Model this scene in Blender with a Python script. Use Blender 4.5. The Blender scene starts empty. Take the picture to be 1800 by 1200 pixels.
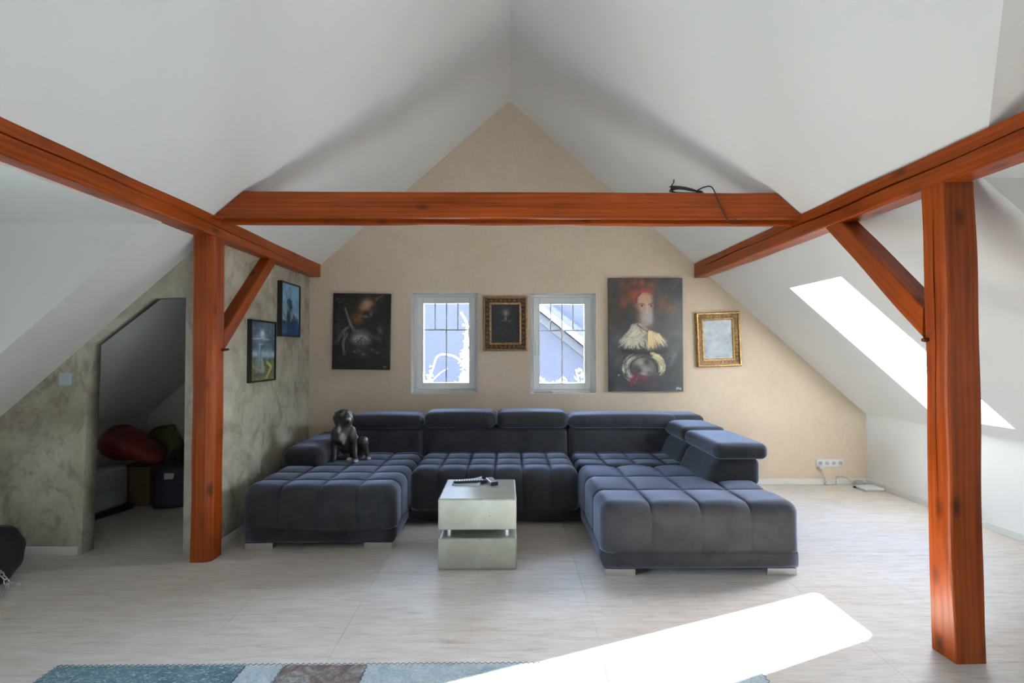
import bpy, bmesh, math, random
import numpy as np
from mathutils import Vector, Matrix

random.seed(7)
RNG = np.random.default_rng(11)
SC = bpy.context.scene
COL = SC.collection

# ------------------------------------------------------------------ camera, sky, sun, exposure
CAM_H, PITCH, YAW, FPX = 1.4, 0.0191, 0.0105, 860.0
cam = bpy.data.cameras.new('camera')
cam.sensor_width = 36.0
cam.lens = FPX / 1800.0 * 36.0
cam.clip_start = 0.05
camo = bpy.data.objects.new('camera', cam)
COL.objects.link(camo)
camo.location = (0, 0, CAM_H)
camo.rotation_euler = (math.pi / 2 + PITCH, 0, -YAW)
SC.camera = camo

world = bpy.data.worlds.new('sky')
SC.world = world
world.use_nodes = True
wn, wl = world.node_tree.nodes, world.node_tree.links
wn.clear()
w_out = wn.new('ShaderNodeOutputWorld')
w_bg = wn.new('ShaderNodeBackground')
w_sky = wn.new('ShaderNodeTexSky')
w_sky.sky_type = 'NISHITA'
w_sky.sun_disc = False
w_sky.sun_elevation = math.radians(24.4)
w_sky.sun_rotation = math.radians(58.3)
w_sky.dust_density = 0.8
w_hs = wn.new('ShaderNodeHueSaturation')
w_hs.inputs['Saturation'].default_value = 0.75
wl.new(w_sky.outputs[0], w_hs.inputs['Color'])
w_tint = wn.new('ShaderNodeMixRGB')
w_tint.blend_type = 'MULTIPLY'
w_tint.inputs[0].default_value = 1.0
w_tint.inputs[2].default_value = (0.94, 0.975, 1.04, 1)       # camera white balance of the photograph
wl.new(w_hs.outputs[0], w_tint.inputs[1])
wl.new(w_tint.outputs[0], w_bg.inputs[0])
w_bg.inputs[1].default_value = 5.5
wl.new(w_bg.outputs[0], w_out.inputs[0])

SUN_DIR = Vector((-1.876, -1.16, -1.0)).normalized()
sun = bpy.data.lights.new('sun', 'SUN')
sun.energy = 310.0
sun.angle = math.radians(1.2)
sun.color = (1.0, 0.975, 0.96)
suno = bpy.data.objects.new('sun', sun)
COL.objects.link(suno)
suno.location = (12, 9, 8)
suno.rotation_euler = SUN_DIR.to_track_quat('-Z', 'Y').to_euler()

vs = SC.view_settings
vs.view_transform = 'Standard'
vs.look = 'None'
vs.gamma = 1.0
vs.use_curve_mapping = False
vs.exposure = 0.3

# ------------------------------------------------------------------ helpers: tagging
def tag(o, label=None, cat=None, group=None, kind=None):
    if label: o['label'] = label
    if cat: o['category'] = cat
    if group: o['group'] = group
    if kind: o['kind'] = kind
    return o

def thing(name, label, cat, loc=(0, 0, 0), rot=(0, 0, 0), group=None):
    o = bpy.data.objects.new(name, None)
    o.empty_display_size = 0.1
    COL.objects.link(o)
    o.location = loc
    o.rotation_euler = rot
    return tag(o, label, cat, group)

def new_obj(name, me, mat, parent=None):
    o = bpy.data.objects.new(name, me)
    COL.objects.link(o)
    if mat is not None and not me.materials:
        me.materials.append(mat)
    if parent is not None:
        o.parent = parent
    return o

def place(name, bm_or_me, mat, parent=None, smooth=False, local=False):
    """mesh in world coordinates -> object with its origin at the base centre (or in the parent's frame)"""
    if isinstance(bm_or_me, bmesh.types.BMesh):
        me = bpy.data.meshes.new(name)
        bmesh.ops.recalc_face_normals(bm_or_me, faces=bm_or_me.faces)
        bm_or_me.to_mesh(me)
        bm_or_me.free()
    else:
        me = bm_or_me
    if smooth:
        me.polygons.foreach_set('use_smooth', [True] * len(me.polygons))
    o = new_obj(name, me, mat, parent)
    if local:
        return o
    co = np.empty(len(me.vertices) * 3)
    me.vertices.foreach_get('co', co)
    co = co.reshape(-1, 3)
    lo, hi = co.min(0), co.max(0)
    c = Vector(((lo[0] + hi[0]) / 2, (lo[1] + hi[1]) / 2, lo[2]))
    me.transform(Matrix.Translation(-c))
    if parent is None:
        o.location = c
    else:
        o.location = c - root_loc(parent)
    return o

def root_loc(p):
    v = Vector(p.location)
    while p.parent is not None:
        p = p.parent
        v += Vector(p.location)
    return v

# ------------------------------------------------------------------ helpers: shapes
def bm_box(lo, hi, bevel=0.0, seg=2, bm=None):
    own = bm is None
    b = bmesh.new()
    bmesh.ops.create_cube(b, size=1.0)
    lo, hi = Vector(lo), Vector(hi)
    for v in b.verts:
        v.co = Vector((lo[i] + (v.co[i] + .5) * (hi[i] - lo[i]) for i in range(3)))
    if bevel > 0:
        bmesh.ops.bevel(b, geom=b.edges[:], offset=bevel, segments=seg, affect='EDGES', profile=0.5)
    if own:
        return b
    merge(bm, b)
    return bm

def merge(dst, src, mtx=None):
    if mtx is not None:
        bmesh.ops.transform(src, matrix=mtx, verts=src.verts)
    me = bpy.data.meshes.new('tmp')
    src.to_mesh(me)
    src.free()
    dst.from_mesh(me)
    bpy.data.meshes.remove(me)
    return dst

def bm_tube(pts, r, n=8, closed=False, caps=True, bm=None):
    bm = bm or bmesh.new()
    pts = [Vector(p) for p in pts]
    N = len(pts)
    rad = r if hasattr(r, '__len__') else [r] * N
    rings = []
    up = Vector((0.13, 0.21, 0.97)).normalized()
    prev = None
    for i, p in enumerate(pts):
        a = pts[(i - 1) % N] if (closed or i > 0) else pts[i]
        b = pts[(i + 1) % N] if (closed or i < N - 1) else pts[i]
        t = (b - a).normalized()
        if prev is None:
            s = t.cross(up)
            if s.length < 0.1:
                s = t.cross(Vector((1, 0, 0)))
            s.normalize()
        else:
            s = (prev - t * prev.dot(t)).normalized()
        prev = s
        q = t.cross(s)
        rings.append([bm.verts.new(p + (s * math.cos(2 * math.pi * k / n) + q * math.sin(2 * math.pi * k / n)) * rad[i]) for k in range(n)])
    M = N if closed else N - 1
    for i in range(M):
        A, B = rings[i], rings[(i + 1) % N]
        for k in range(n):
            try:
                bm.faces.new((A[k], A[(k + 1) % n], B[(k + 1) % n], B[k]))
            except ValueError:
                pass
    if caps and not closed:
        bm.faces.new(rings[0][::-1])
        bm.faces.new(rings[-1])
    return bm

def spline(pts, n=8):
    """Catmull-Rom through pts"""
    P = [Vector(p) for p in pts]
    P = [P[0] * 2 - P[1]] + P + [P[-1] * 2 - P[-2]]
    out = []
    for i in range(1, len(P) - 2):
        for k in range(n):
            t = k / n
            a, b, c, d = P[i - 1], P[i], P[i + 1], P[i + 2]
            out.append(0.5 * ((2 * b) + (c - a) * t + (2 * a - 5 * b + 4 * c - d) * t * t + (3 * b - a - 3 * c + d) * t ** 3))
    out.append(P[-2])
    return out

def bm_lathe(prof, n=24, bm=None, mtx=None):
    b = bmesh.new()
    rings = [[b.verts.new((r * math.cos(2 * math.pi * k / n), r * math.sin(2 * math.pi * k / n), z)) for k in range(n)] for r, z in prof]
    for A, B in zip(rings, rings[1:]):
        for k in range(n):
            b.faces.new((A[k], A[(k + 1) % n], B[(k + 1) % n], B[k]))
    b.faces.new(rings[0][::-1])
    b.faces.new(rings[-1])
    if mtx is not None:
        bmesh.ops.transform(b, matrix=mtx, verts=b.verts)
    if bm is None:
        return b
    return merge(bm, b)

def bm_ellipsoid(c, r, seg=16, rings=10, rot=None, bm=None):
    b = bmesh.new()
    bmesh.ops.create_uvsphere(b, u_segments=seg, v_segments=rings, radius=1.0)
    m = Matrix.Translation(Vector(c)) @ (rot.to_matrix().to_4x4() if rot is not None else Matrix.Identity(4)) @ Matrix.Diagonal((r[0], r[1], r[2], 1))
    bmesh.ops.transform(b, matrix=m, verts=b.verts)
    if bm is None:
        return b
    return merge(bm, b)

def slab(loops, o, u, v, n, t):
    """flat plate: 2-D outline plus holes, in the plane o + a*u + b*v, thickened by t along n"""
    cu = bpy.data.curves.new('tmp', 'CURVE')
    cu.dimensions = '2D'
    cu.fill_mode = 'BOTH'
    cu.extrude = 0.5
    for L in loops:
        sp = cu.splines.new('POLY')
        sp.points.add(len(L) - 1)
        for p, q in zip(sp.points, L):
            p.co = (q[0], q[1], 0, 1)
        sp.use_cyclic_u = True
    ob = bpy.data.objects.new('tmp', cu)
    COL.objects.link(ob)
    dg = bpy.context.evaluated_depsgraph_get()
    me = bpy.data.meshes.new_from_object(ob.evaluated_get(dg))
    bpy.data.objects.remove(ob)
    bpy.data.curves.remove(cu)
    me.materials.clear()
    o, u, v, n = Vector(o), Vector(u), Vector(v), Vector(n)
    for vx in me.vertices:
        a, b, c = vx.co
        vx.co = o + u * a + v * b + n * ((c + .5) * t)
    bm = bmesh.new()
    bm.from_mesh(me)
    bmesh.ops.remove_doubles(bm, verts=bm.verts, dist=1e-5)
    bpy.data.meshes.remove(me)
    return bm

def remeshed(bm, voxel, smooth_it=6, factor=0.5):
    """fuse overlapping solids into one continuous skin"""
    me = bpy.data.meshes.new('tmp')
    bm.to_mesh(me)
    bm.free()
    ob = bpy.data.objects.new('tmp', me)
    COL.objects.link(ob)
    m = ob.modifiers.new('r', 'REMESH')
    m.mode = 'VOXEL'
    m.voxel_size = voxel
    m.use_smooth_shade = True
    s = ob.modifiers.new('s', 'SMOOTH')
    s.iterations = smooth_it
    s.factor = factor
    dg = bpy.context.evaluated_depsgraph_get()
    out = bpy.data.meshes.new_from_object(ob.evaluated_get(dg))
    bpy.data.objects.remove(ob)
    bpy.data.meshes.remove(me)
    out.materials.clear()
    return out

def groove(t, p=7.0):
    f = t - math.floor(t)
    return 1.0 - abs(2 * f - 1) ** p

def cushion(lo, hi, r, nx, ny, cols=0, rows=0, puff=0.0, side=0.0, nz=8, crown=0.0, warp=None, flat=False, seam=.009, sw=.0075):
    """upholstered block: rounded box whose top is quilted into cols x rows by sewn-in seams.
    nx, ny are faces per quilted cell when there are cells, else faces in all; flat leaves the lower rim square"""
    lo, hi = Vector(lo), Vector(hi)
    bm = bmesh.new()
    d = hi - lo
    r = min(r, min(d) / 2 - 1e-4)
    def axis(n, cells):
        if not cells:
            return [i / n for i in range(n + 1)]
        o = []
        for c in range(cells):
            for i in range(n):
                t = i / n
                o.append((c + .35 * t + .65 * (.5 - .5 * math.cos(math.pi * t))) / cells)
        return o + [1.0]
    ax_, ay_ = axis(nx, cols), axis(ny, rows)
    NX, NY = len(ax_) - 1, len(ay_) - 1
    verts = {}
    def dome(t, n):                      # 0 on inner seams, 1 mid-cell; the rim counts as mid-cell
        if not n:
            return 1.0, 9.0
        f = t * n
        k = round(f)
        if k <= 0 or k >= n:
            k = 1 if f < n / 2 else n - 1
            if n == 1:
                return 1.0, 9.0
        dd = abs(f - k)
        return 1.0 - max(0.0, 1 - 2 * dd) ** 2.2, dd / n
    def V(i, j, k):
        key = (i, j, k)
        if key in verts:
            return verts[key]
        p = Vector((lo.x + d.x * ax_[i], lo.y + d.y * ay_[j], lo.z + d.z * k / nz))
        zlo = lo.z - 1 if flat else lo.z + r
        c = Vector((min(max(p.x, lo.x + r), hi.x - r), min(max(p.y, lo.y + r), hi.y - r), min(max(p.z, zlo), hi.z - r)))
        dv = p - c
        if dv.length > 1e-9:
            nrm = dv.normalized()
            q = c + nrm * r
        else:
            nrm = Vector((0, 0, 1 if k else -1)); q = p
        du, eu = dome(ax_[i], cols)
        dv_, ev = dome(ay_[j], rows)
        eu *= d.x; ev *= d.y
        up = max(nrm.z, 0.0)
        off = 0.0
        if cols or rows:
            s1 = math.exp(-(eu / sw) ** 2); s2 = math.exp(-(ev / sw) ** 2)
            off += up * (puff * (du * dv_ - 1.0) - seam * max(s1, s2))
            if nrm.z > -.2:
                off += abs(nrm.y) * (side * (du - 1.0) - seam * .7 * s1)
                off += abs(nrm.x) * (side * (dv_ - 1.0) - seam * .7 * s2)
        q = q + nrm * off
        if crown:
            q.z += crown * (1 - (2 * ax_[i] - 1) ** 2) * (1 - (2 * ay_[j] - 1) ** 2) * ((p.z - lo.z) / d.z)
        if warp:
            q = warp(q)
        w = bm.verts.new(q)
        verts[key] = w
        return w
    def quad(*k):
        bm.faces.new([V(*a) for a in k])
    for i in range(NX):
        for j in range(NY):
            quad((i, j, 0), (i, j + 1, 0), (i + 1, j + 1, 0), (i + 1, j, 0))
            quad((i, j, nz), (i + 1, j, nz), (i + 1, j + 1, nz), (i, j + 1, nz))
    for i in range(NX):
        for k in range(nz):
            quad((i, 0, k), (i + 1, 0, k), (i + 1, 0, k + 1), (i, 0, k + 1))
            quad((i, NY, k), (i, NY, k + 1), (i + 1, NY, k + 1), (i + 1, NY, k))
    for j in range(NY):
        for k in range(nz):
            quad((0, j, k), (0, j, k + 1), (0, j + 1, k + 1), (0, j + 1, k))
            quad((NX, j, k), (NX, j + 1, k), (NX, j + 1, k + 1), (NX, j, k + 1))
    return bm

# ------------------------------------------------------------------ helpers: materials
def srgb(*c):
    f = lambda x: (x / 12.92 if x <= 0.04045 else ((x + 0.055) / 1.055) ** 2.4)
    return tuple(f(x / 255.0) for x in c) + (1.0,)

class NT:
    def __init__(s, name):
        s.m = bpy.data.materials.new(name)
        s.m.use_nodes = True
        s.n, s.l = s.m.node_tree.nodes, s.m.node_tree.links
        s.b = s.n['Principled BSDF']
    def set(s, **k):
        for a, v in k.items():
            s.b.inputs[a.replace('_', ' ')].default_value = v
        return s
    def node(s, t, **k):
        nd = s.n.new('ShaderNode' + t)
        for a, v in k.items():
            if a.startswith('i_'):
                nd.inputs[a[2:].replace('_', ' ')].default_value = v
            else:
                setattr(nd, a, v)
        return nd
    def link(s, a, b):
        s.l.new(a, b)
    def coords(s, kind='Object', scale=(1, 1, 1), rand=False):
        tc = s.node('TexCoord')
        src = tc.outputs[kind] if kind != 'World' else s.node('NewGeometry').outputs['Position']
        mp = s.node('Mapping')
        mp.inputs['Scale'].default_value = scale
        s.link(src, mp.inputs['Vector'])
        if rand:
            oi = s.node('ObjectInfo')
            cm = s.node('CombineXYZ')
            mm = s.node('Math', operation='MULTIPLY')
            mm.inputs[1].default_value = 37.0
            s.link(oi.outputs['Random'], mm.inputs[0])
            for i in range(3):
                s.link(mm.outputs[0], cm.inputs[i])
            s.link(cm.outputs[0], mp.inputs['Location'])
        return mp.outputs[0]
    def noise(s, vec, scale, detail=4, rough=.55, dist=0.0):
        nd = s.node('TexNoise')
        nd.inputs['Scale'].default_value = scale
        nd.inputs['Detail'].default_value = detail
        nd.inputs['Roughness'].default_value = rough
        nd.inputs['Distortion'].default_value = dist
        s.link(vec, nd.inputs['Vector'])
        return nd.outputs['Fac']
    def ramp(s, fac, stops):
        r = s.node('ValToRGB')
        e = r.color_ramp.elements
        while len(e) < len(stops):
            e.new(0.5)
        for x, (p, c) in zip(e, stops):
            x.position = p
            x.color = c if hasattr(c, '__len__') else (c, c, c, 1)
        s.link(fac, r.inputs[0])
        return r.outputs[0]
    def mix(s, fac, a, b, mode='MIX'):
        m = s.node('MixRGB', blend_type=mode)
        for sock, val in ((0, fac), (1, a), (2, b)):
            if hasattr(val, 'default_value') or hasattr(val, 'links'):
                s.link(val, m.inputs[sock])
            else:
                m.inputs[sock].default_value = val
        return m.outputs[0]
    def bump(s, h, strength, dist=0.01):
        b = s.node('Bump')
        b.inputs['Strength'].default_value = strength
        b.inputs['Distance'].default_value = dist
        s.link(h, b.inputs['Height'])
        s.link(b.outputs[0], s.b.inputs['Normal'])
    def color(s, c):
        s.link(c, s.b.inputs['Base Color'])

def plain(name, c, rough=.5, metal=0.0, bumpscale=None, bump=.1, var=0.0):
    t = NT(name).set(Base_Color=c, Roughness=rough, Metallic=metal)
    if bumpscale or var:
        v = t.coords('Object')
        n = t.noise(v, bumpscale or 12, 4)
        if var:
            lo = tuple(x * (1 - var) for x in c[:3]) + (1,)
            hi = tuple(min(1, x * (1 + var)) for x in c[:3]) + (1,)
            t.color(t.ramp(n, [(.3, lo), (.7, hi)]))
        if bumpscale:
            t.bump(n, bump, .004)
    return t.m

M = {}
# painted plasterboard
t = NT('white_paint').set(Roughness=.75)
v = t.coords('World')
t.color(t.ramp(t.noise(v, 1.3, 3), [(.3, (.83, .825, .815, 1)), (.7, (.855, .85, .84, 1))]))
t.bump(t.noise(v, 120, 3), .06, .003)
M['white'] = t.m
# tan brushed lime paint of the gable wall
t = NT('tan_lime_paint').set(Roughness=.62)
v = t.coords('World')
a = t.ramp(t.noise(v, 1.1, 5, .6, .4), [(.3, (.56, .455, .345, 1)), (.7, (.64, .535, .42, 1))])
bb = t.ramp(t.noise(t.coords('World', (9, 9, 5)), 2.2, 5, .7, .8), [(.35, (.88, .88, .88, 1)), (.65, (1, 1, 1, 1))])
t.color(t.mix(.55, a, bb, 'MULTIPLY'))
t.bump(t.noise(v, 60, 4), .08, .003)
M['tan'] = t.m
# trowelled grey plaster
t = NT('trowelled_plaster').set(Roughness=.5)
v = t.coords('World')
a = t.ramp(t.noise(v, 1.9, 6, .62, 1.2), [(.28, (.25, .222, .165, 1)), (.5, (.425, .395, .315, 1)), (.72, (.57, .545, .46, 1))])
st = t.ramp(t.noise(t.coords('World', (1, 1, .7)), 4.2, 7, .72, 1.8), [(.36, (.52, .50, .47, 1)), (.5, (1, 1, 1, 1))])
fine = t.ramp(t.noise(v, 26, 6, .7), [(.3, (.86, .86, .86, 1)), (.6, (1, 1, 1, 1))])
t.color(t.mix(.8, t.mix(.75, a, st, 'MULTIPLY'), fine, 'MULTIPLY'))
t.bump(t.noise(v, 9, 7, .7, 1.0), .25, .01)
M['plaster'] = t.m
# whitewashed wood-look floor
t = NT('whitewashed_floor').set(Roughness=.36)
t.b.inputs['Specular IOR Level'].default_value = .22
g = t.noise(t.coords('World', (1.6, 13, 1)), 2.4, 7, .66, .5)
base = t.ramp(g, [(.22, (.40, .335, .275, 1)), (.40, (.545, .495, .445, 1)), (.56, (.60, .565, .53, 1)), (.8, (.63, .605, .58, 1))])
f2 = t.ramp(t.noise(t.coords('World', (5, 70, 1)), 2.0, 5, .6), [(.28, (.76, .72, .68, 1)), (.5, (1, 1, 1, 1))])
big = t.ramp(t.noise(t.coords('World', (.8, 1.6, 1)), 1.1, 3), [(.3, (.9, .87, .83, 1)), (.7, (1, 1, 1, 1))])
t.color(t.mix(1.0, t.mix(.8, base, f2, 'MULTIPLY'), big, 'MULTIPLY'))
t.link(t.ramp(g, [(.3, .58), (.7, .46)]), t.b.inputs['Roughness'])
t.bump(g, .06, .004)
M['floor'] = t.m
M['subfloor'] = plain('floor_underlay', (.22, .17, .13, 1), .7, bumpscale=30)
# stained spruce, grain along the beam's own length (local Z)
def wood(name, dark, mid, light, rough=.38):
    t = NT(name).set(Roughness=rough)
    t.b.inputs['Coat Weight'].default_value = .03
    t.b.inputs['Specular IOR Level'].default_value = .2
    t.b.inputs['Coat Roughness'].default_value = .25
    v = t.coords('Object', (9, 9, .55), rand=True)
    n = t.noise(v, 2.0, 6, .6, .6)
    w = t.node('TexWave', wave_type='RINGS', rings_direction='Z')
    w.inputs['Scale'].default_value = 1.6
    w.inputs['Distortion'].default_value = 5.0
    w.inputs['Detail'].default_value = 3.0
    w.inputs['Detail Scale'].default_value = 1.2
    t.link(v, w.inputs['Vector'])
    f = t.mix(.16, n, w.outputs['Fac'])
    c = t.ramp(f, [(.25, dark), (.5, mid), (.78, light)])
    # knots
    vk = t.coords('Object', (6.5, 6.5, 3.0), rand=True)
    vo = t.node('TexVoronoi')
    vo.inputs['Scale'].default_value = 1.0
    vo.inputs['Randomness'].default_value = 1.0
    t.link(vk, vo.inputs['Vector'])
    k = t.ramp(vo.outputs['Distance'], [(.05, (.12, .08, .07, 1)), (.11, (.55, .48, .44, 1)), (.20, (1, 1, 1, 1))])
    c = t.mix(.85, c, k, 'MULTIPLY')
    fine = t.ramp(t.noise(t.coords('Object', (60, 60, 1.6), rand=True), 2.0, 4), [(.35, (.78, .75, .72, 1)), (.6, (1, 1, 1, 1))])
    c = t.mix(.7, c, fine, 'MULTIPLY')
    drift = t.ramp(t.noise(t.coords('Object', (3, 3, 1.1), rand=True), 1.6, 3), [(.32, (.66, .60, .55, 1)), (.6, (1, 1, 1, 1))])
    t.color(t.mix(.8, c, drift, 'MULTIPLY'))
    t.bump(n, .22, .006)
    return t.m
M['wood'] = wood('stained_spruce', (.165, .028, .004, 1), (.275, .048, .005, 1), (.36, .072, .009, 1))
M['wood_dark'] = wood('stained_spruce_peg', (.05, .015, .008, 1), (.10, .03, .012, 1), (.15, .045, .02, 1))
# velvety charcoal upholstery
t = NT('charcoal_velour').set(Roughness=.9)
v = t.coords('World')
n = t.noise(v, 5.5, 5, .65, .7)
t.color(t.ramp(n, [(.3, (.016, .0155, .0175, 1)), (.7, (.033, .0315, .035, 1))]))
t.b.inputs['Sheen Weight'].default_value = .6
t.b.inputs['Sheen Roughness'].default_value = .42
t.b.inputs['Sheen Tint'].default_value = (.50, .60, .88, 1)
t.b.inputs['Specular IOR Level'].default_value = .25
t.bump(t.noise(v, 240, 3), .12, .002)
M['velour'] = t.m
M['chrome'] = plain('brushed_steel', (.62, .61, .60, 1), .32, 1.0, 40, .03)
# polished concrete
t = NT('polished_concrete').set(Roughness=.28)
v = t.coords('Object')
a = t.ramp(t.noise(v, 7, 6, .65, .6), [(.3, (.235, .222, .175, 1)), (.7, (.305, .292, .235, 1))])
vo = t.node('TexVoronoi')
vo.inputs['Scale'].default_value = 26
t.link(v, vo.inputs['Vector'])
pit = t.ramp(vo.outputs['Distance'], [(.06, (.3, .29, .27, 1)), (.12, (1, 1, 1, 1))])
gate = t.ramp(t.noise(v, 9, 2), [(.5, 0.0), (.62, 1.0)])
t.color(t.mix(gate, a, t.mix(1.0, a, pit, 'MULTIPLY')))
t.bump(t.noise(v, 40, 5), .06, .003)
M['concrete'] = t.m
M['pvc'] = plain('white_pvc', (.88, .89, .89, 1), .3, bumpscale=90, bump=.02)
M['lacquer'] = plain('white_lacquer', (.74, .74, .72, 1), .4, bumpscale=60, bump=.03)
M['plastic_white'] = plain('white_plastic', (.74, .75, .77, 1), .35, bumpscale=80, bump=.02)
M['plastic_grey'] = plain('grey_plastic', (.28, .29, .31, 1), .4, bumpscale=80, bump=.03)
M['plastic_silver'] = plain('silver_plastic', (.36, .38, .41, 1), .3, .4, 80, .02)
M['socket_well'] = plain('pale_grey_plastic', (.46, .47, .50, 1), .4, bumpscale=70, bump=.02)
M['switch'] = plain('pale_blue_grey_plastic', (.42, .49, .52, 1), .35, bumpscale=70, bump=.02)
M['rubber'] = plain('black_rubber', (.012, .012, .014, 1), .55, bumpscale=50, bump=.05)
M['black'] = plain('black_plastic', (.012, .012, .014, 1), .35, bumpscale=60, bump=.03)
M['black_lacquer'] = plain('black_lacquer', (.010, .010, .012, 1), .35, bumpscale=50, bump=.05)
M['leather'] = plain('black_leather', (.006, .006, .007, 1), .42, bumpscale=55, bump=.12)
M['steel'] = plain('steel', (.5, .5, .5, 1), .3, 1.0, 50, .05)
M['paper'] = plain('paper', (.80, .80, .80, 1), .7, bumpscale=25, bump=.1)
M['cable_grey'] = plain('grey_cable', (.38, .38, .38, 1), .5, bumpscale=40, bump=.03)
M['dark_hole'] = plain('dark_recess', (.02, .02, .022, 1), .7, bumpscale=30)
M['cardboard'] = plain('cardboard', (.12, .08, .045, 1), .8, bumpscale=60, bump=.1, var=.15)
M['red_cloth'] = plain('red_nylon', (.13, .008, .010, 1), .5, bumpscale=14, bump=.4, var=.2)
M['yellow_cloth'] = plain('olive_yellow_cloth', (.07, .068, .025, 1), .7, bumpscale=14, bump=.4, var=.2)
M['navy_cloth'] = plain('navy_nylon', (.018, .026, .055, 1), .5, bumpscale=18, bump=.3, var=.2)
M['black_cloth'] = plain('black_nylon', (.016, .018, .020, 1), .6, bumpscale=18, bump=.3, var=.2)
M['violet_print'] = plain('violet_print', (.12, .10, .34, 1), .5, bumpscale=40)
M['white_print'] = plain('white_print', (.6, .6, .6, 1), .5, bumpscale=40)
# gilt
def gilt(name, dark, light):
    t = NT(name).set(Roughness=.38, Metallic=.55)
    v = t.coords('Object')
    t.color(t.ramp(t.noise(v, 55, 6, .7), [(.35, dark), (.65, light)]))
    t.bump(t.noise(v, 90, 4), .3, .003)
    return t.m
M['gilt_brown'] = gilt('bronze_gilt', (.07, .03, .013, 1), (.33, .18, .08, 1))
M['gilt_dark'] = gilt('gilt_recess_dark', (.030, .014, .006, 1), (.085, .042, .016, 1))  # recess darkness put into the band colour for carving contrast
M['gilt_tan'] = gilt('worn_bronze_gilt', (.14, .075, .035, 1), (.40, .26, .15, 1))
M['gilt_gold'] = gilt('gold_gilt', (.12, .055, .014, 1), (.50, .32, .11, 1))
# vertex-painted pigments
def painted(name, rough, spec=.5, bscale=180, bstr=.1):
    t = NT(name).set(Roughness=rough)
    at = t.node('VertexColor', layer_name='paint')
    t.color(at.outputs['Color'])
    t.b.inputs['Specular IOR Level'].default_value = spec
    t.bump(t.noise(t.coords('Object'), bscale, 4), bstr, .002)
    return t.m
M['oil'] = painted('oil_paint_on_canvas', .42)
M['fur'] = painted('short_fur', .42, .5, 220, .25)
# clear pane
t = NT('clear_glass')
t.n.remove(t.b)
tr = t.node('BsdfTransparent')
tr.inputs[0].default_value = (.97, .985, .98, 1)
gl = t.node('BsdfGlossy')
gl.inputs['Roughness'].default_value = .02
fr = t.node('Fresnel')
fr.inputs['IOR'].default_value = 1.45
mx = t.node('MixShader')
t.link(fr.outputs[0], mx.inputs[0]); t.link(tr.outputs[0], mx.inputs[1]); t.link(gl.outputs[0], mx.inputs[2])
t.link(mx.outputs[0], t.n['Material Output'].inputs['Surface'])
M['glass'] = t.m
# outdoors
M['lavender'] = plain('pale_lavender_render', (.024, .028, .046, 1), .85, bumpscale=14, bump=.1, var=.03)
M['roof_tile'] = plain('grey_roof_covering', (.028, .032, .048, 1), .8, bumpscale=18, bump=.2, var=.1)
M['fascia'] = plain('white_barge_board', (.55, .55, .55, 1), .5, bumpscale=20)
M['soffit_shadow'] = plain('soffit_shadow_grey', (.022, .027, .04, 1), .7, bumpscale=20)
M['bounce_slab'] = plain('pale_bounce_slab', (.46, .45, .42, 1), .9, bumpscale=9, var=.15)
M['ground'] = plain('outdoor_ground', (.15, .16, .13, 1), .9, bumpscale=3, var=.2)
M['leaf'] = plain('pale_green_leaf', (.55, .66, .42, 1), .6, bumpscale=30, var=.2)
M['leaf_orange'] = plain('orange_leaf', (.85, .42, .10, 1), .6, bumpscale=30, var=.2)
M['leaf_yellow'] = plain('yellow_leaf', (.85, .74, .16, 1), .6, bumpscale=30, var=.2)
M['twig'] = plain('pale_bark', (.55, .53, .45, 1), .8, bumpscale=40, var=.2)
M['felt_roof'] = plain('roof_underside_board', (.3, .3, .3, 1), .9, bumpscale=10)

# ------------------------------------------------------------------ the room
K, XR, ZR = 0.8816, 0.0285, 4.049            # roof pitch, ridge
YB, YF = 5.136, -3.2                         # gable wall, wall behind the camera
XKR, XKL = 3.79, -3.733                      # knee walls
ZKN = 0.733
KG = 0.74                                    # pitch of the cross gables
ZEL, ZER = 2.156, 2.18                       # eaves of the cross gables
YEL, YER = 2.925, 2.172                      # their far cheeks
roof = lambda X: ZR - K * abs(X - XR)
XEL = XR - (ZR - ZEL) / K
XER = XR + (ZR - ZER) / K
YDL = YEL - (ZR - ZEL) / KG
YDR = YER - (ZR - ZER) / KG
YEL0, YER0 = 2 * YDL - YEL, 2 * YDR - YER
SKY = dict(x0=2.422, x1=3.678, y0=3.51, y1=4.164)   # skylight opening in the right slope

def struct(name, bm, mat, parent=None):
    o = place(name, bm, mat, parent)
    if parent is None:
        o['kind'] = 'structure'
    return o

# floor: underlay with one plate per floor tile
flo = struct('floor', bm_box((XKL - .1, YF - .1, -.12), (XKR + .1, YB + .1, -.0035)), M['subfloor'])
TX, TY, GAP = .63, 1.26, .0003
meshes = {}
xs = np.arange(.45 - 8 * TX, XKR + TX, TX)
ys = np.arange(YB - 7 * TY + .3, YB + .01, TY)
for x in xs:
    for y in ys:
        x0, x1 = max(x, XKL), min(x + TX, XKR)
        y0, y1 = max(y, YF), min(y + TY, YB)
        if x1 - x0 < .02 or y1 - y0 < .02:
            continue
        key = (round(x1 - x0, 3), round(y1 - y0, 3))
        if key not in meshes:
            b = bm_box((-key[0] / 2 + GAP, -key[1] / 2 + GAP, -.0034), (key[0] / 2 - GAP, key[1] / 2 - GAP, 0))
            top = [e for e in b.edges if all(vv.co.z > -.001 for vv in e.verts)]
            bmesh.ops.bevel(b, geom=top, offset=.0006, segments=1, affect='EDGES')
            me = bpy.data.meshes.new('floor_tile')
            b.to_mesh(me); b.free()
            me.materials.append(M['floor'])
            meshes[key] = me
        o = bpy.data.objects.new('floor_tile', meshes[key])
        COL.objects.link(o)
        o.parent = flo
        o.location = Vector(((x0 + x1) / 2, (y0 + y1) / 2, 0)) - flo.location

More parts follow.
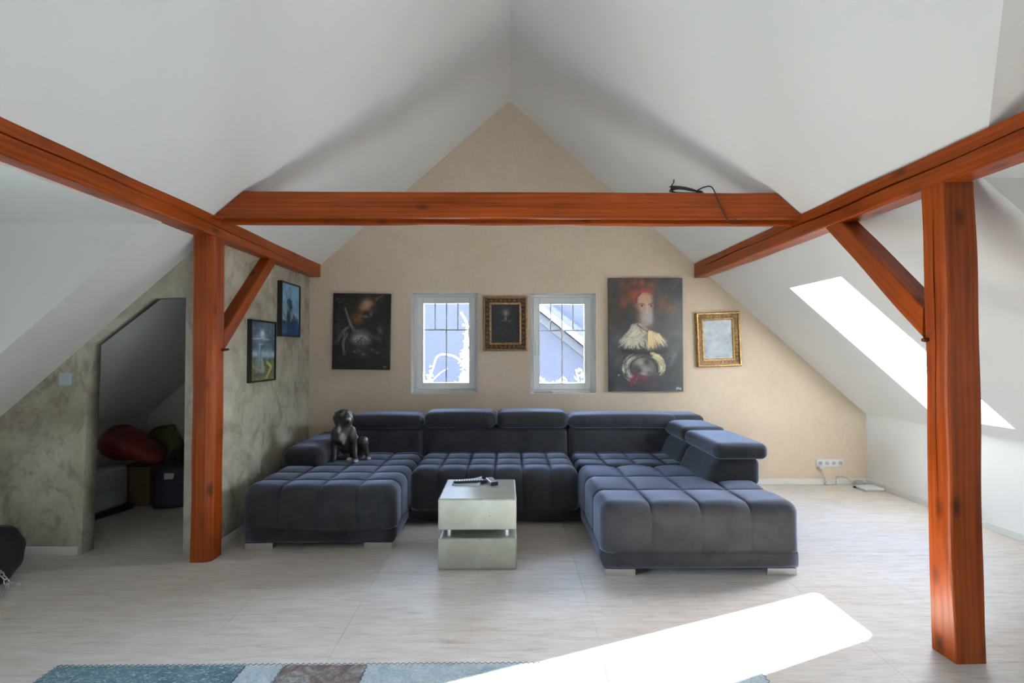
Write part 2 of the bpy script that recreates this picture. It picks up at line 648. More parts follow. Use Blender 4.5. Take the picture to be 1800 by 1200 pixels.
# gable wall with two window openings (tan); the closet's share of it is white
W1 = (-1.005, -.302, .952, 2.018)
W2 = (.248, .946, .948, 2.011)
rect = lambda w: [(w[0], w[2]), (w[1], w[2]), (w[1], w[3]), (w[0], w[3])]
XS = -2.065
out = [(XS, 0), (XKR, 0), (XKR, roof(XKR)), (XR, ZR), (XS, roof(XS))]
struct('wall_back', slab([out, rect(W1), rect(W2)], (0, YB, 0), (1, 0, 0), (0, 0, 1), (0, 1, 0), .30), M['tan'])
out = [(XKL, 0), (XS, 0), (XS, roof(XS)), (XKL, roof(XKL))]
struct('wall_closet_back', slab([out], (0, YB, 0), (1, 0, 0), (0, 0, 1), (0, 1, 0), .30), M['white'])
# knee walls
struct('wall_right', bm_box((XKR, YER, 0), (XKR + .2, YB + .3, ZKN + .02)), M['white'])
struct('wall_left', bm_box((XKL - .2, YEL, 0), (XKL, YB + .3, ZKN + .02)), M['white'])
struct('wall_right_front', bm_box((XKR, YF, 0), (XKR + .2, YER0, ZKN + .02)), M['white'])
struct('wall_left_front', bm_box((XKL - .2, YF, 0), (XKL, YEL0, ZKN + .02)), M['white'])
# grey plaster partition with the crooked doorway, and the side wall beside the sofa
YP = 3.42
D = [(-2.231, 0), (-2.231, 1.775), (-2.475, 1.769), (-2.893, 1.441), (-2.924, 0)]
out = [(XS, 0), (XS, roof(XS))] + [(XKL, roof(XKL)), (XKL, 0)] + D[::-1]
bm = slab([out], (0, YP, 0), (1, 0, 0), (0, 0, 1), (0, 1, 0), .10)
struct('wall_partition', bm, M['plaster'])
bm = bm_box((XS - .12, YP + .1, 0), (XS, YB, roof(XS) - .002))
bm_box((XS, YP + .002, 0), (XS + .022, 4.31, roof(XS + .022) - .002), bm=bm)
struct('wall_left_side', bm, M['plaster'])
# slopes of the roof
UX, UY = Vector((1, 0, 0)), Vector((0, 1, 0))
def slope(name, poly, n, holes=()):
    """poly: (X, Y) outline below the main roof; the plate rises outward"""
    side = n
    ux = Vector((1, 0, -K if side > 0 else K))
    nrm = Vector((K if side > 0 else -K, 0, 1)).normalized()
    o = Vector((XR, 0, ZR))
    loops = [[(p[0] - XR, p[1]) for p in L] for L in (poly,) + tuple(holes)]
    return struct(name, slab(loops, o, ux, UY, nrm, .10), M['white'])
skyhole = [(SKY['x0'], SKY['y0']), (SKY['x1'], SKY['y0']), (SKY['x1'], SKY['y1']), (SKY['x0'], SKY['y1'])]
slope('ceiling_left', [(XR, YF), (XR, YB), (XKL, YB), (XKL, YEL), (XEL, YEL), (XEL, YEL0), (XKL, YEL0), (XKL, YF)], -1)
struct('ceiling_dormer_left', bm_box((XKL, YEL0, ZEL), (XEL + .06, YEL, ZEL + .10)), M['white'])
slope('ceiling_right', [(XR, YDR), (XR, YB), (XKR, YB), (XKR, YER), (XER, YER)], 1, (skyhole,))
slope('ceiling_right_front', [(XR, YDR), (XER, YER0), (XKR, YER0), (XKR, YF), (XR, YF)], 1)
def gable_slope(name, side, far):
    xe, xk, yd, ye, ze = (XEL, XKL, YDL, YEL if far else YEL0, ZEL) if side < 0 else (XER, XKR, YDR, YER if far else YER0, ZER)
    s = 1 if far else -1
    uy = Vector((0, 1, -KG * s))
    nrm = Vector((0, KG * s, 1)).normalized()
    poly = [(XR, 0), (xe, ye - yd), (xk, ye - yd), (xk, 0)]
    return struct(name, slab([poly], (0, yd, ZR), UX, uy, nrm, .10), M['white'])
for nm, sd, fr_ in (('ceiling_gable_right', 1, 1), ('ceiling_gable_right_front', 1, 0)):
    gable_slope(nm, sd, fr_)
# cheeks of the cross gables
for nm, xe, xk, y, ze, s in (('wall_cheek_left', XEL, XKL, YEL, ZEL, 1), ('wall_cheek_left_front', XEL, XKL, YEL0, ZEL, -1),
                             ('wall_cheek_right', XER, XKR, YER, ZER, 1), ('wall_cheek_right_front', XER, XKR, YER0, ZER, -1)):
    struct(nm, slab([[(xe, ze + .001), (xk, ze + .001), (xk, roof(xk)), (xe, ze)]], (0, y - s * .003, 0), UX, (0, 0, 1), (0, s, 0), .08), M['white'])
# gable-end walls of the cross gables, each with windows, and the wall behind the camera
def window_unit(name, origin, ux, n, w, h, depth=.15, sections=1, handle_side=0, muntins=False, hinge_side=0):
    """casement in a wall opening: origin = lower corner of the opening on the room face, n points outdoors"""
    origin, ux, n = Vector(origin), Vector(ux), Vector(n)
    uz = Vector((0, 0, 1))
    root = bpy.data.objects.new(name, None)
    COL.objects.link(root)
    root.location = origin + ux * (w / 2)
    root['kind'] = 'structure'
    mt = Matrix((ux, n, uz)).transposed().to_4x4()
    mt.translation = origin
    def part(nm, bm, mat, par=root):
        bmesh.ops.transform(bm, matrix=mt, verts=bm.verts)
        return place(nm, bm, mat, par)
    def ring(x0, x1, z0, z1, wd, y0, y1, bev=.004):
        bm = bmesh.new()
        for lo, hi in (((x0, y0, z0), (x0 + wd, y1, z1)), ((x1 - wd, y0, z0), (x1, y1, z1)),
                       ((x0 + wd, y0, z0), (x1 - wd, y1, z0 + wd)), ((x0 + wd, y0, z1 - wd), (x1 - wd, y1, z1))):
            bm_box(lo, hi, bev, 1, bm)
        return bm
    e = .001
    # reveal lining
    bm = bmesh.new()
    for lo, hi in (((e, e, e), (.006, depth, h - e)), ((w - .006, e, e), (w - e, depth, h - e)), ((.006, e, h - .006), (w - .006, depth, h - e)), ((.006, e, e), (w - .006, depth, .006))):
        bm_box(lo, hi, bm=bm)
    part('reveal_lining', bm, M['lacquer'])
    part('frame', ring(e, w - e, e, h - e, .048, depth, depth + .07), M['pvc'])
    for sct in range(sections):
        sx0 = .034 + sct * (w - .068) / sections
        sx1 = sx0 + (w - .068) / sections
        sash = part('sash', ring(sx0, sx1, .034, h - .034, .072, depth - .016, depth + .055, .006), M['pvc'])
        gx0, gx1, gz0, gz1 = sx0 + .072, sx1 - .072, .106, h - .106
        part('glazing_bead', ring(gx0 - .012, gx1 + .012, gz0 - .012, gz1 + .012, .012, depth - .02, depth - .012, .002), M['pvc'], sash)
        part('pane', bm_box((gx0 - .004, depth + .018, gz0 - .004), (gx1 + .004, depth + .022, gz1 + .004)), M['glass'], sash)
        if muntins:
            zz = gz0 + (gz1 - gz0) * .665
            xm = (gx0 + gx1) / 2
            y0, y1 = depth + .008, depth + .017
            part('glazing_bar', bm_box((gx0, y0, zz - .008), (gx1, y1, zz + .008), .002, 1), M['pvc'], sash)
            part('glazing_bar', bm_box((xm - .008, y0, gz0), (xm + .008, y1, zz - .008), .002, 1), M['pvc'], sash)
            for q in (.25, .5, .75):
                xq = gx0 + (gx1 - gx0) * q
                part('glazing_bar', bm_box((xq - .007, y0, zz + .008), (xq + .007, y1, gz1), .002, 1), M['pvc'], sash)
        hs = handle_side if handle_side else 1
        hx = sx1 - .036 if hs > 0 else sx0 + .036
        bm = bm_box((hx - .013, depth - .024, h * .47), (hx + .013, depth - .015, h * .53), .004, 2)
        bm_box((hx - .008, depth - .056, h * .49), (hx + .008, depth - .024, h * .51), .004, 2, bm)
        bm_box((hx - .010, depth - .062, h * .375), (hx + .010, depth - .046, h * .51), .005, 2, bm)
        part('handle', bm, M['pvc'], sash)
        if hinge_side:
            xx = .026 if hinge_side < 0 else w - .026
            for z0, z1 in ((h - .15, h - .05), (.045, .095)):
                part('hinge', bm_tube([(xx, depth - .012, z0), (xx, depth - .012, z1)], .007, 10), M['pvc'])
    # portal: lets the renderer sample the daylight that comes in here
    pl = bpy.data.lights.new('daylight_portal', 'AREA')
    pl.shape = 'RECTANGLE'
    pl.size, pl.size_y = w * .98, h * .98
    pl.cycles.is_portal = True
    po = bpy.data.objects.new('daylight_portal', pl)
    COL.objects.link(po)
    po.parent = root
    po.location = n * (depth + .09) + uz * (h / 2)
    po.rotation_euler = (-n).to_track_quat('-Z', 'Z').to_euler()
    return root

window_unit('window_1', (W1[0], YB, W1[2]), (1, 0, 0), (0, 1, 0), W1[1] - W1[0], W1[3] - W1[2], .15, 1, 1, True, -1)
window_unit('window_2', (W2[0], YB, W2[2]), (1, 0, 0), (0, 1, 0), W2[1] - W2[0], W2[3] - W2[2], .15, 1, -1, True, 1)

GL = [(-.2, 1.4, .6, 2.0)]       # (y0, y1, z0, z1) left gable end
GR = [(-1.45, -.85, .95, 1.9)]
GF = []
loops = [[(YEL0, 0), (YEL, 0), (YEL, ZEL), (YEL0, ZEL)]] + [rect(w) for w in GL]
struct('wall_gable_left', slab(loops, (XKL, 0, 0), (0, 1, 0), (0, 0, 1), (-1, 0, 0), .25), M['white'])
loops = [[(YER0, 0), (YER, 0), (YER, ZER), (YDR, ZR), (YER0, ZER)]] + [rect(w) for w in GR]
struct('wall_gable_right', slab(loops, (XKR, 0, 0), (0, 1, 0), (0, 0, 1), (1, 0, 0), .25), M['white'])
loops = [[(XKL, 0), (XKR, 0), (XKR, roof(XKR)), (XR, ZR), (XKL, roof(XKL))]] + [rect(w) for w in GF]
struct('wall_front', slab(loops, (0, YF, 0), (1, 0, 0), (0, 0, 1), (0, -1, 0), .25), M['white'])
wi = 3
for w in GL:
    window_unit('window_%d' % wi, (XKL, w[0], w[2]), (0, 1, 0), (-1, 0, 0), w[1] - w[0], w[3] - w[2], .12); wi += 1
for w in GR:
    window_unit('window_%d' % wi, (XKR, w[0], w[2]), (0, 1, 0), (1, 0, 0), w[1] - w[0], w[3] - w[2], .12); wi += 1
for w in GF:
    window_unit('window_%d' % wi, (w[0], YF, w[2]), (1, 0, 0), (0, -1, 0), w[1] - w[0], w[3] - w[2], .12); wi += 1

# skylight in the right slope: deep white shaft, frame and pane at its outer end
def skylight():
    ux = Vector((1, 0, -K)).normalized()
    nrm = Vector((K, 0, 1)).normalized()
    o = Vector((SKY['x0'], SKY['y0'], roof(SKY['x0'])))
    L = (SKY['x1'] - SKY['x0']) * math.sqrt(1 + K * K)
    Wd = SKY['y1'] - SKY['y0']
    mt = Matrix((ux, Vector((0, 1, 0)), nrm)).transposed().to_4x4()
    mt.translation = o
    root = bpy.data.objects.new('window_%d' % wi, None)
    COL.objects.link(root)
    root.location = o
    root['kind'] = 'structure'
    def part(nm, bm, mat, par=root):
        bmesh.ops.transform(bm, matrix=mt, verts=bm.verts)
        return place(nm, bm, mat, par)
    dp = .24
    bm = bmesh.new()
    tk = .02
    for lo, hi in (((-tk, -tk, .0015), (L + tk, .003, dp)), ((-tk, Wd - .003, .0015), (L + tk, Wd + tk, dp)), ((-tk, .003, .0015), (.003, Wd - .003, dp)), ((L - .003, .003, .0015), (L + tk, Wd - .003, dp))):
        bm_box(lo, hi, bm=bm)
    part('shaft_lining', bm, M['lacquer'])
    def ring(a, z0, z1, wd):
        bm = bmesh.new()
        x0, x1, y0, y1 = a
        for lo, hi in (((x0, y0, z0), (x0 + wd, y1, z1)), ((x1 - wd, y0, z0), (x1, y1, z1)), ((x0 + wd, y0, z0), (x1 - wd, y0 + wd, z1)), ((x0 + wd, y1 - wd, z0), (x1 - wd, y1, z1))):
            bm_box(lo, hi, .003, 1, bm)
        return bm
    part('frame', ring((-tk, L + tk, -tk, Wd + tk), dp, dp + .05, .045), M['pvc'])
    sash = part('sash', ring((.01, L - .01, .01, Wd - .01), dp + .03, dp + .09, .05), M['pvc'])
    part('pane', bm_box((.05, .05, dp + .07), (L - .05, Wd - .05, dp + .076)), M['glass'], sash)
    pl = bpy.data.lights.new('daylight_portal', 'AREA')
    pl.shape = 'RECTANGLE'
    pl.size, pl.size_y = L * .98, Wd * .98
    pl.cycles.is_portal = True
    po = bpy.data.objects.new('daylight_portal', pl)
    COL.objects.link(po)
    po.parent = root
    po.location = (mt @ Vector((L / 2, Wd / 2, dp + .1))) - o
    po.rotation_euler = Matrix((ux, nrm.cross(ux), nrm)).transposed().to_euler()
skylight()

# baseboards
def board(name, lo, hi):
    b = bm_box(lo, hi, .003, 1)
    return struct(name, b, M['lacquer'])
board('baseboard_back', (XS + .001, YB - .014, 0), (XKR - .016, YB - .0005, .058))
board('baseboard_right', (XKR - .014, YER, 0), (XKR - .0005, YB - .0005, .058))
board('baseboard_partition', (XKL + .001, YP - .016, 0), (-2.945, YP - .0005, .058))
board('baseboard_left_side', (XS + .0225, YP + .03, 0), (XS + .036, 4.31, .058))

# ------------------------------------------------------------------ timber frame
def beam(name, label, p0, p1, w, d, up=(0, 0, 1), cracks=(), waney=(), rough=.003, seed=0, cham=.006, cat='beam', cuts=None, group=None, n=None):
    """squared timber from p0 to p1; local z runs along it, local y towards `up`.
    cracks: (face 0..3, offset across the face, start, end, width, depth); waney: (corner 0..3, radius, start, end)"""
    rnd = random.Random(seed)
    p0, p1 = Vector(p0), Vector(p1)
    ax = (p1 - p0)
    L = ax.length
    ax.normalize()
    yv = Vector(up)
    yv = (yv - ax * yv.dot(ax)).normalized()
    xv = yv.cross(ax)
    n = n or max(8, int(L / .07))
    crn = [(-1, -1), (1, -1), (1, 1), (-1, 1)]       # faces: 0 = -y, 1 = +x, 2 = +y, 3 = -x
    bm = bmesh.new()
    wob = [[rnd.random() * 6.28 for _ in range(4)] for _ in range(4)]
    rings = []
    for i in range(n + 1):
        s = L * i / n
        co = []
        for c in range(4):
            cx, cy = crn[c]
            ch = cham
            for (wc, wr, a, b) in waney:
                if wc == c:
                    f = max(0, min(1, (s - a) / .25)) * max(0, min(1, (b - s) / .25))
                    ch = cham + (wr - cham) * f * (.88 + .12 * math.sin(s * 3 + wob[c][0]))
            dx = rough * math.sin(s * 3.1 + wob[c][1]) + rough * .6 * math.sin(s * 8.3 + wob[c][2])
            dy = rough * math.sin(s * 2.7 + wob[c][3]) + rough * .6 * math.sin(s * 9.1 + wob[c][0])
            X, Y = cx * w / 2 + dx * .7, cy * d / 2 + dy * .7
            nxt = crn[(c + 1) % 4]; prv = crn[(c - 1) % 4]
            a_ = Vector((X, Y)) + Vector((prv[0] - cx, prv[1] - cy)).normalized() * ch
            b_ = Vector((X, Y)) + Vector((nxt[0] - cx, nxt[1] - cy)).normalized() * ch
            if ch > .012:
                m_ = Vector((X, Y)) * .0 + (a_ + b_) / 2 + Vector((cx, cy)).normalized() * ch * .22
            else:
                m_ = (a_ + b_) / 2 + Vector((cx, cy)) * ch * .12
            co.append((a_, m_, b_))
        ring = []
        for c in range(4):
            ring += list(co[c])
            for (fc, off, a, b, cw, cd) in cracks:
                if fc != c:
                    continue
                f = max(0.0, min(1, (s - a) / .3)) * max(0.0, min(1, (b - s) / .3))
                A, B = co[c][2], co[(c + 1) % 4][0]
                t = .5 + off + .05 * math.sin(s * 1.7 + wob[0][0]) + .02 * math.sin(s * 7.7 + wob[1][1])
                P = A.lerp(B, t)
                tv = (B - A).normalized()
                nv = Vector((-tv.y, tv.x))      # inward
                ww = max(cw * f * (.7 + .3 * math.sin(s * 4 + wob[2][2])), .0004)
                ring += [P - tv * ww, P + nv * (cd * f + .0002), P + tv * ww]
        rings.append([bm.verts.new((q.x, q.y, s)) for q in ring])
    m = len(rings[0])
    for A, B in zip(rings, rings[1:]):
        for k in range(m):
            bm.faces.new((A[k], A[(k + 1) % m], B[(k + 1) % m], B[k]))
    bm.faces.new(rings[0][::-1])
    bm.faces.new(rings[-1])
    if cuts:
        mtl = Matrix((xv, yv, ax)).transposed().to_4x4()
        mtl.translation = p0
        inv = mtl.inverted()
        for (pt, nv) in cuts:         # world-space planes; what lies on the +n side is sawn off
            lp = inv @ Vector(pt)
            ln = inv.to_3x3() @ Vector(nv)
            g = bmesh.ops.bisect_plane(bm, geom=bm.verts[:] + bm.edges[:] + bm.faces[:], plane_co=lp, plane_no=ln, clear_outer=True)
            ed = [e for e in g['geom_cut'] if isinstance(e, bmesh.types.BMEdge)]
            try:
                bmesh.ops.holes_fill(bm, edges=ed)
            except Exception:
                pass
    o = place(name, bm, M['wood'], None, False, True)
    mw = Matrix((xv, yv, ax)).transposed().to_4x4()
    mw.translation = p0
    o.matrix_basis = mw
    if label:
        tag(o, label, cat, group)
    return o

ZT, ZB_ = 2.321, 2.168
zc = (ZT + ZB_) / 2
# long purlins
PL = beam('purlin', 'long orange-brown purlin running above the plaster wall and the doorway', (-2.015, YF + .02, zc), (-2.015, YB - .012, zc), .126, .153,
          cracks=((3, .06, 3.3, 8.0, .0042, .03),), waney=((0, .018, 4.4, 6.2),), seed=3, cat='beam')
PR = beam('purlin', 'long cracked orange-brown purlin above the post near the skylight', (2.042, YF + .02, zc), (2.042, YB - .012, zc), .131, .153,
          cracks=((1, .06, 3.6, 8.25, .0062, .04),), waney=((1, .016, 4.8, 6.0),), seed=8, cat='beam')
# collar tie: two planks with a gap, sawn off along the roof slopes
def collar():
    root = thing('collar_beam', 'orange-brown twin collar beam spanning the room below the ridge', 'beam', (0.02, 3.33, 2.285))
    e = .012
    cuts = [((XR - (ZR - 2.4) / K, 0, 2.4 - e), (-K, 0, 1)), ((XR + (ZR - 2.4) / K, 0, 2.4 - e), (K, 0, 1))]
    for nm, y0, y1, z0, z1, sd in (('plank', 3.26, 3.296, 2.288, 2.465, 21), ('plank', 3.350, 3.390, 2.268, 2.455, 22), ('spacer', 3.296, 3.350, 2.36, 2.44, 23)):
        o = beam(nm, None, (-2.05, (y0 + y1) / 2, (z0 + z1) / 2), (2.1, (y0 + y1) / 2, (z0 + z1) / 2), y1 - y0, z1 - z0, seed=sd, cuts=cuts,
                 rough=.0015, cham=.008 if nm == 'plank' else .002, cracks=((1 if nm == 'x' else 3, .04, .4, 3.7, .0010, .008),) if sd == 21 else ())
        mw = o.matrix_basis.copy()
        o.parent = root
        o.matrix_basis = Matrix.Translation(-Vector(root.location)) @ mw
    return root
collar()
# posts
beam('timber_post', 'round-edged orange-brown post beside the dark doorway', (-2.030, 3.352, 0), (-2.030, 3.352, ZB_ + .004), .135, .132, up=(0, 1, 0),
     waney=((1, .045, -.3, 2.3),), cracks=((0, -.22, .1, 1.6, .0016, .012),), rough=.0025, seed=5, cat='post')
beam('timber_post', 'square near post with a long vertical crack, right of the sofa', (2.078, 2.254, 0), (2.060, 2.254, ZB_ + .004), .148, .122, up=(0, 1, 0),
     waney=((0, .014, .2, 2.0),), cracks=((3, .04, .62, 2.1, .0045, .04),), rough=.004, seed=9, cat='post')
# braces
beam('timber_brace', 'diagonal brace from the round-edged post up to the purlin', (-2.02, 3.38, 1.435), (-2.02, 4.22, 2.258), .115, .098, up=(0, -1, 1),
     cracks=((3, .0, .2, 1.0, .002, .015), (2, .1, .1, 1.0, .002, .015)), seed=13, cat='brace', cuts=[((0, 0, ZB_ + .002), (0, 0, 1)), ((0, 3.412, 0), (0, -1, 0))])
beam('timber_brace', 'diagonal brace from the near post up to the purlin, beside the skylight', (2.045, 2.21, 1.432), (2.045, 3.02, 2.235), .112, .105, up=(0, -1, 1),
     seed=14, cat='brace', cuts=[((0, 0, ZB_ + .002), (0, 0, 1)), ((0, 2.318, 0), (0, -1, 0))])
def peg(label, p0, p1, r=.010):
    p0, p1 = Vector(p0), Vector(p1)
    o = place('wooden_peg', bm_tube([p0, p0.lerp(p1, .9), p1], [r, r, r * .8], 8), M['wood_dark'])
    tag(o, label, 'peg')
peg('small dark wooden peg sticking out of the post by the doorway', (-1.985, 3.40, 1.405), (-1.905, 3.37, 1.41))
peg('small dark wooden peg at the foot of the brace on the near post', (2.03, 2.305, 1.452), (1.965, 2.29, 1.452), .011)

# ------------------------------------------------------------------ sofa
SOFA = thing('sectional_sofa', 'large U-shaped charcoal velour sectional sofa with quilted seats', 'sofa', (0, 4.2, 0))
V = M['velour']
def sp(name, bm, mat=V, label=None, par=SOFA):
    o = place(name, bm, mat, par, True)
    if label: o['label'] = label
    return o
sp('plinth', cushion((-1.852, 3.49, .043), (-.795, 4.95, .152), .018, 10, 12, nz=4))
sp('plinth', cushion((-.79, 3.96, .035), (.60, 4.95, .135), .018, 10, 12, nz=4))
sp('plinth', cushion((.597, 3.055, .043), (1.826, 4.95, .152), .018, 10, 12, nz=4))
sp('seat_cushion', cushion((-1.870, 3.46, .148), (-.782, 4.81, .452), .08, 16, 14, 4, 6, .016, .006, 14, flat=True))
sp('seat_cushion', cushion((-.776, 3.93, .125), (.583, 4.83, .455), .08, 14, 14, 6, 4, .016, .006, 14, flat=True))
sp('seat_cushion', cushion((.590, 3.04, .148), (1.838, 4.125, .455), .08, 18, 18, 4, 3, .017, .006, 14, flat=True))
sp('seat_cushion', cushion((.590, 4.115, .148), (1.60, 4.84, .452), .06, 14, 14, 4, 3, .016, .006, 12, flat=True))
# backs and head cushions
def lean(k, z0, y0):
    return lambda q: Vector((q.x, q.y + k * (q.z - z0), q.z))
for x0, x1 in ((-1.53, -.788), (-.784, .582), (.588, 1.60)):
    sp('back_cushion', cushion((x0, 4.62, .36), (x1, 4.93, .668), .05, 24, 10, nz=12, warp=lean(.16, .36, 0)))
sp('back_panel', cushion((-1.85, 4.90, .06), (1.86, 5.03, .56), .03, 12, 4, nz=6))
def head(x0, x1, z0, z1, y0=4.63, y1=4.98):
    sp('head_cushion', cushion((x0, y0, z0), (x1, y1, z1), .058, 28, 14, nz=12, crown=.012, warp=lean(-.10, z0, 0)))
head(-1.505, -.790, .662, .790)
head(-.784, -.103, .664, .818)
head(-.097, .582, .664, .818)
head(.588, 1.62, .662, .790)
# right-hand back along the chaise
def roll(q):
    # inner face leans outward towards the top
    f = max(0.0, min(1.0, (1.70 - q.x) / .25))
    return Vector((q.x + .10 * f * max(0, (q.z - .40)) / .2, q.y, q.z))
sp('side_back_cushion', cushion((1.435, 3.575, .405), (1.862, 4.165, .612), .05, 14, 24, nz=12, warp=roll))
sp('side_back_cushion', cushion((1.435, 4.172, .405), (1.862, 4.72, .612), .05, 14, 24, nz=12, warp=roll))
sp('side_back_cushion', cushion((1.45, 4.70, .405), (1.862, 5.02, .640), .05, 14, 12, nz=12))
sp('head_cushion', cushion((1.515, 3.535, .606), (1.905, 4.20, .725), .05, 16, 26, nz=12, crown=.010))
sp('head_cushion', cushion((1.515, 4.205, .610), (1.895, 4.72, .740), .05, 16, 22, nz=12, crown=.010))
sp('head_cushion', cushion((1.50, 4.64, .640), (1.885, 5.0, .785), .05, 16, 14, nz=12, crown=.008))
# left arm
def droop(q):
    f = max(0.0, (q.x + 1.66) / .12)
    g = max(0.0, (-1.80 - q.x) / .06)
    return Vector((q.x, q.y, q.z - .03 * min(f, 1.4) ** 2 - .012 * min(g, 1.2)))
sp('arm_body', cushion((-1.845, 4.12, .30), (-1.575, 4.93, .52), .035, 10, 18, nz=8))
sp('arm_pad', cushion((-1.872, 4.085, .425), (-1.535, 4.95, .600), .07, 22, 26, nz=14, warp=droop))
for x0, x1, y in ((-1.848, -1.652, 3.495), (-1.010, -.812, 3.495), (.612, .800, 3.062), (1.628, 1.812, 3.062)):
    sp('foot', bm_box((x0, y, 0), (x1, y + .07, .0435), .002, 1), M['chrome'], 'brushed steel block foot').data.polygons.foreach_set('use_smooth', [False] * 0 or [False] * len(SOFA.children[-1].data.polygons))

# ------------------------------------------------------------------ coffee table and what lies on it
TB = thing('coffee_table', 'polished concrete coffee table of two stacked blocks', 'table', (-.189, 3.4, 0))
def tp(name, bm, mat, label=None):
    o = place(name, bm, mat, TB)
    if label: o['label'] = label
    return o
tp('upper_block', bm_box((-.441, 3.155, .252), (.062, 3.640, .452), .010, 2), M['concrete'])
tp('lower_block', bm_box((-.441, 3.158, 0), (.064, 3.640, .198), .010, 2), M['concrete'])
for x in (-.375, .0):
    for y in (3.22, 3.56):
        tp('spacer_tube', bm_tube([(x, y, .196), (x, y, .254)], .016, 16), M['chrome'], 'short steel spacer tube')
ZT_ = .4525
def remote(name, label, c, ang, L, W, H, mat, rows=8, cols=3, cap=True, bmat=None):
    r = thing(name, label, 'remote control', (c[0], c[1], ZT_), (0, 0, ang))
    bd = place('body', bm_box((-L / 2, -W / 2, 0), (L / 2, W / 2, H), .005, 2), mat, r, False, True)
    for i in range(rows):
        for j in range(cols):
            x = -L / 2 + L * (i + 1.2) / (rows + 2)
            y = -W / 2 + W * (j + 1) / (cols + 1)
            place('button', bm_box((x - L * .022, y - W * .09, H - .001), (x + L * .022, y + W * .09, H + .0025), .001, 1), bmat or M['plastic_white'], bd, False, True)
    return r
remote('remote_control', 'long slim black remote control lying on the papers on the table', (-.262, 3.53, 0), .10, .235, .042, .016, M['black'], 11, 3)
r = bpy.data.objects['remote_control']
r.location.z = ZT_ + .005
rp = remote('remote_control', 'short silver-grey remote control at the middle of the table top', (-.108, 3.53, 0), -1.25, .145, .052, .024, M['plastic_silver'], 5, 3, bmat=M['plastic_grey'])
b = bm_box((.058, -.0265, -.0005), (.0745, .0265, .0245), .005, 2)
place('end_cap', b, M['black'], rp, False, True)
def sheet(label, c, ang, w, h, curl, z):
    bm = bmesh.new()
    n = 12
    g = [[None] * (n + 1) for _ in range(n + 1)]
    for i in range(n + 1):
        for j in range(n + 1):
            a, bb_ = i / n - .5, j / n - .5
            zz = .0008 + curl * max(0, a * .8 + bb_ * .9 - .25) ** 2 * 4 + .002 * (1 + math.sin(a * 9 + bb_ * 4)) * abs(bb_)
            g[i][j] = bm.verts.new((a * w, bb_ * h, zz))
    for i in range(n):
        for j in range(n):
            bm.faces.new((g[i][j], g[i + 1][j], g[i + 1][j + 1], g[i][j + 1]))
    bmesh.ops.solidify(bm, geom=bm.faces[:], thickness=.0006)
    o = place('paper_sheet', bm, M['paper'], None, True, True)
    o.location = (c[0], c[1], z)
    o.rotation_euler = (0, 0, ang)
    tag(o, label, 'paper')
sheet('white paper with a raised corner under the black remote control', (-.285, 3.545), .06, .21, .15, .016, ZT_ + .001)
sheet('small folded white paper in front of the black remote control', (-.275, 3.475), -.12, .17, .055, .010, ZT_ + .001)

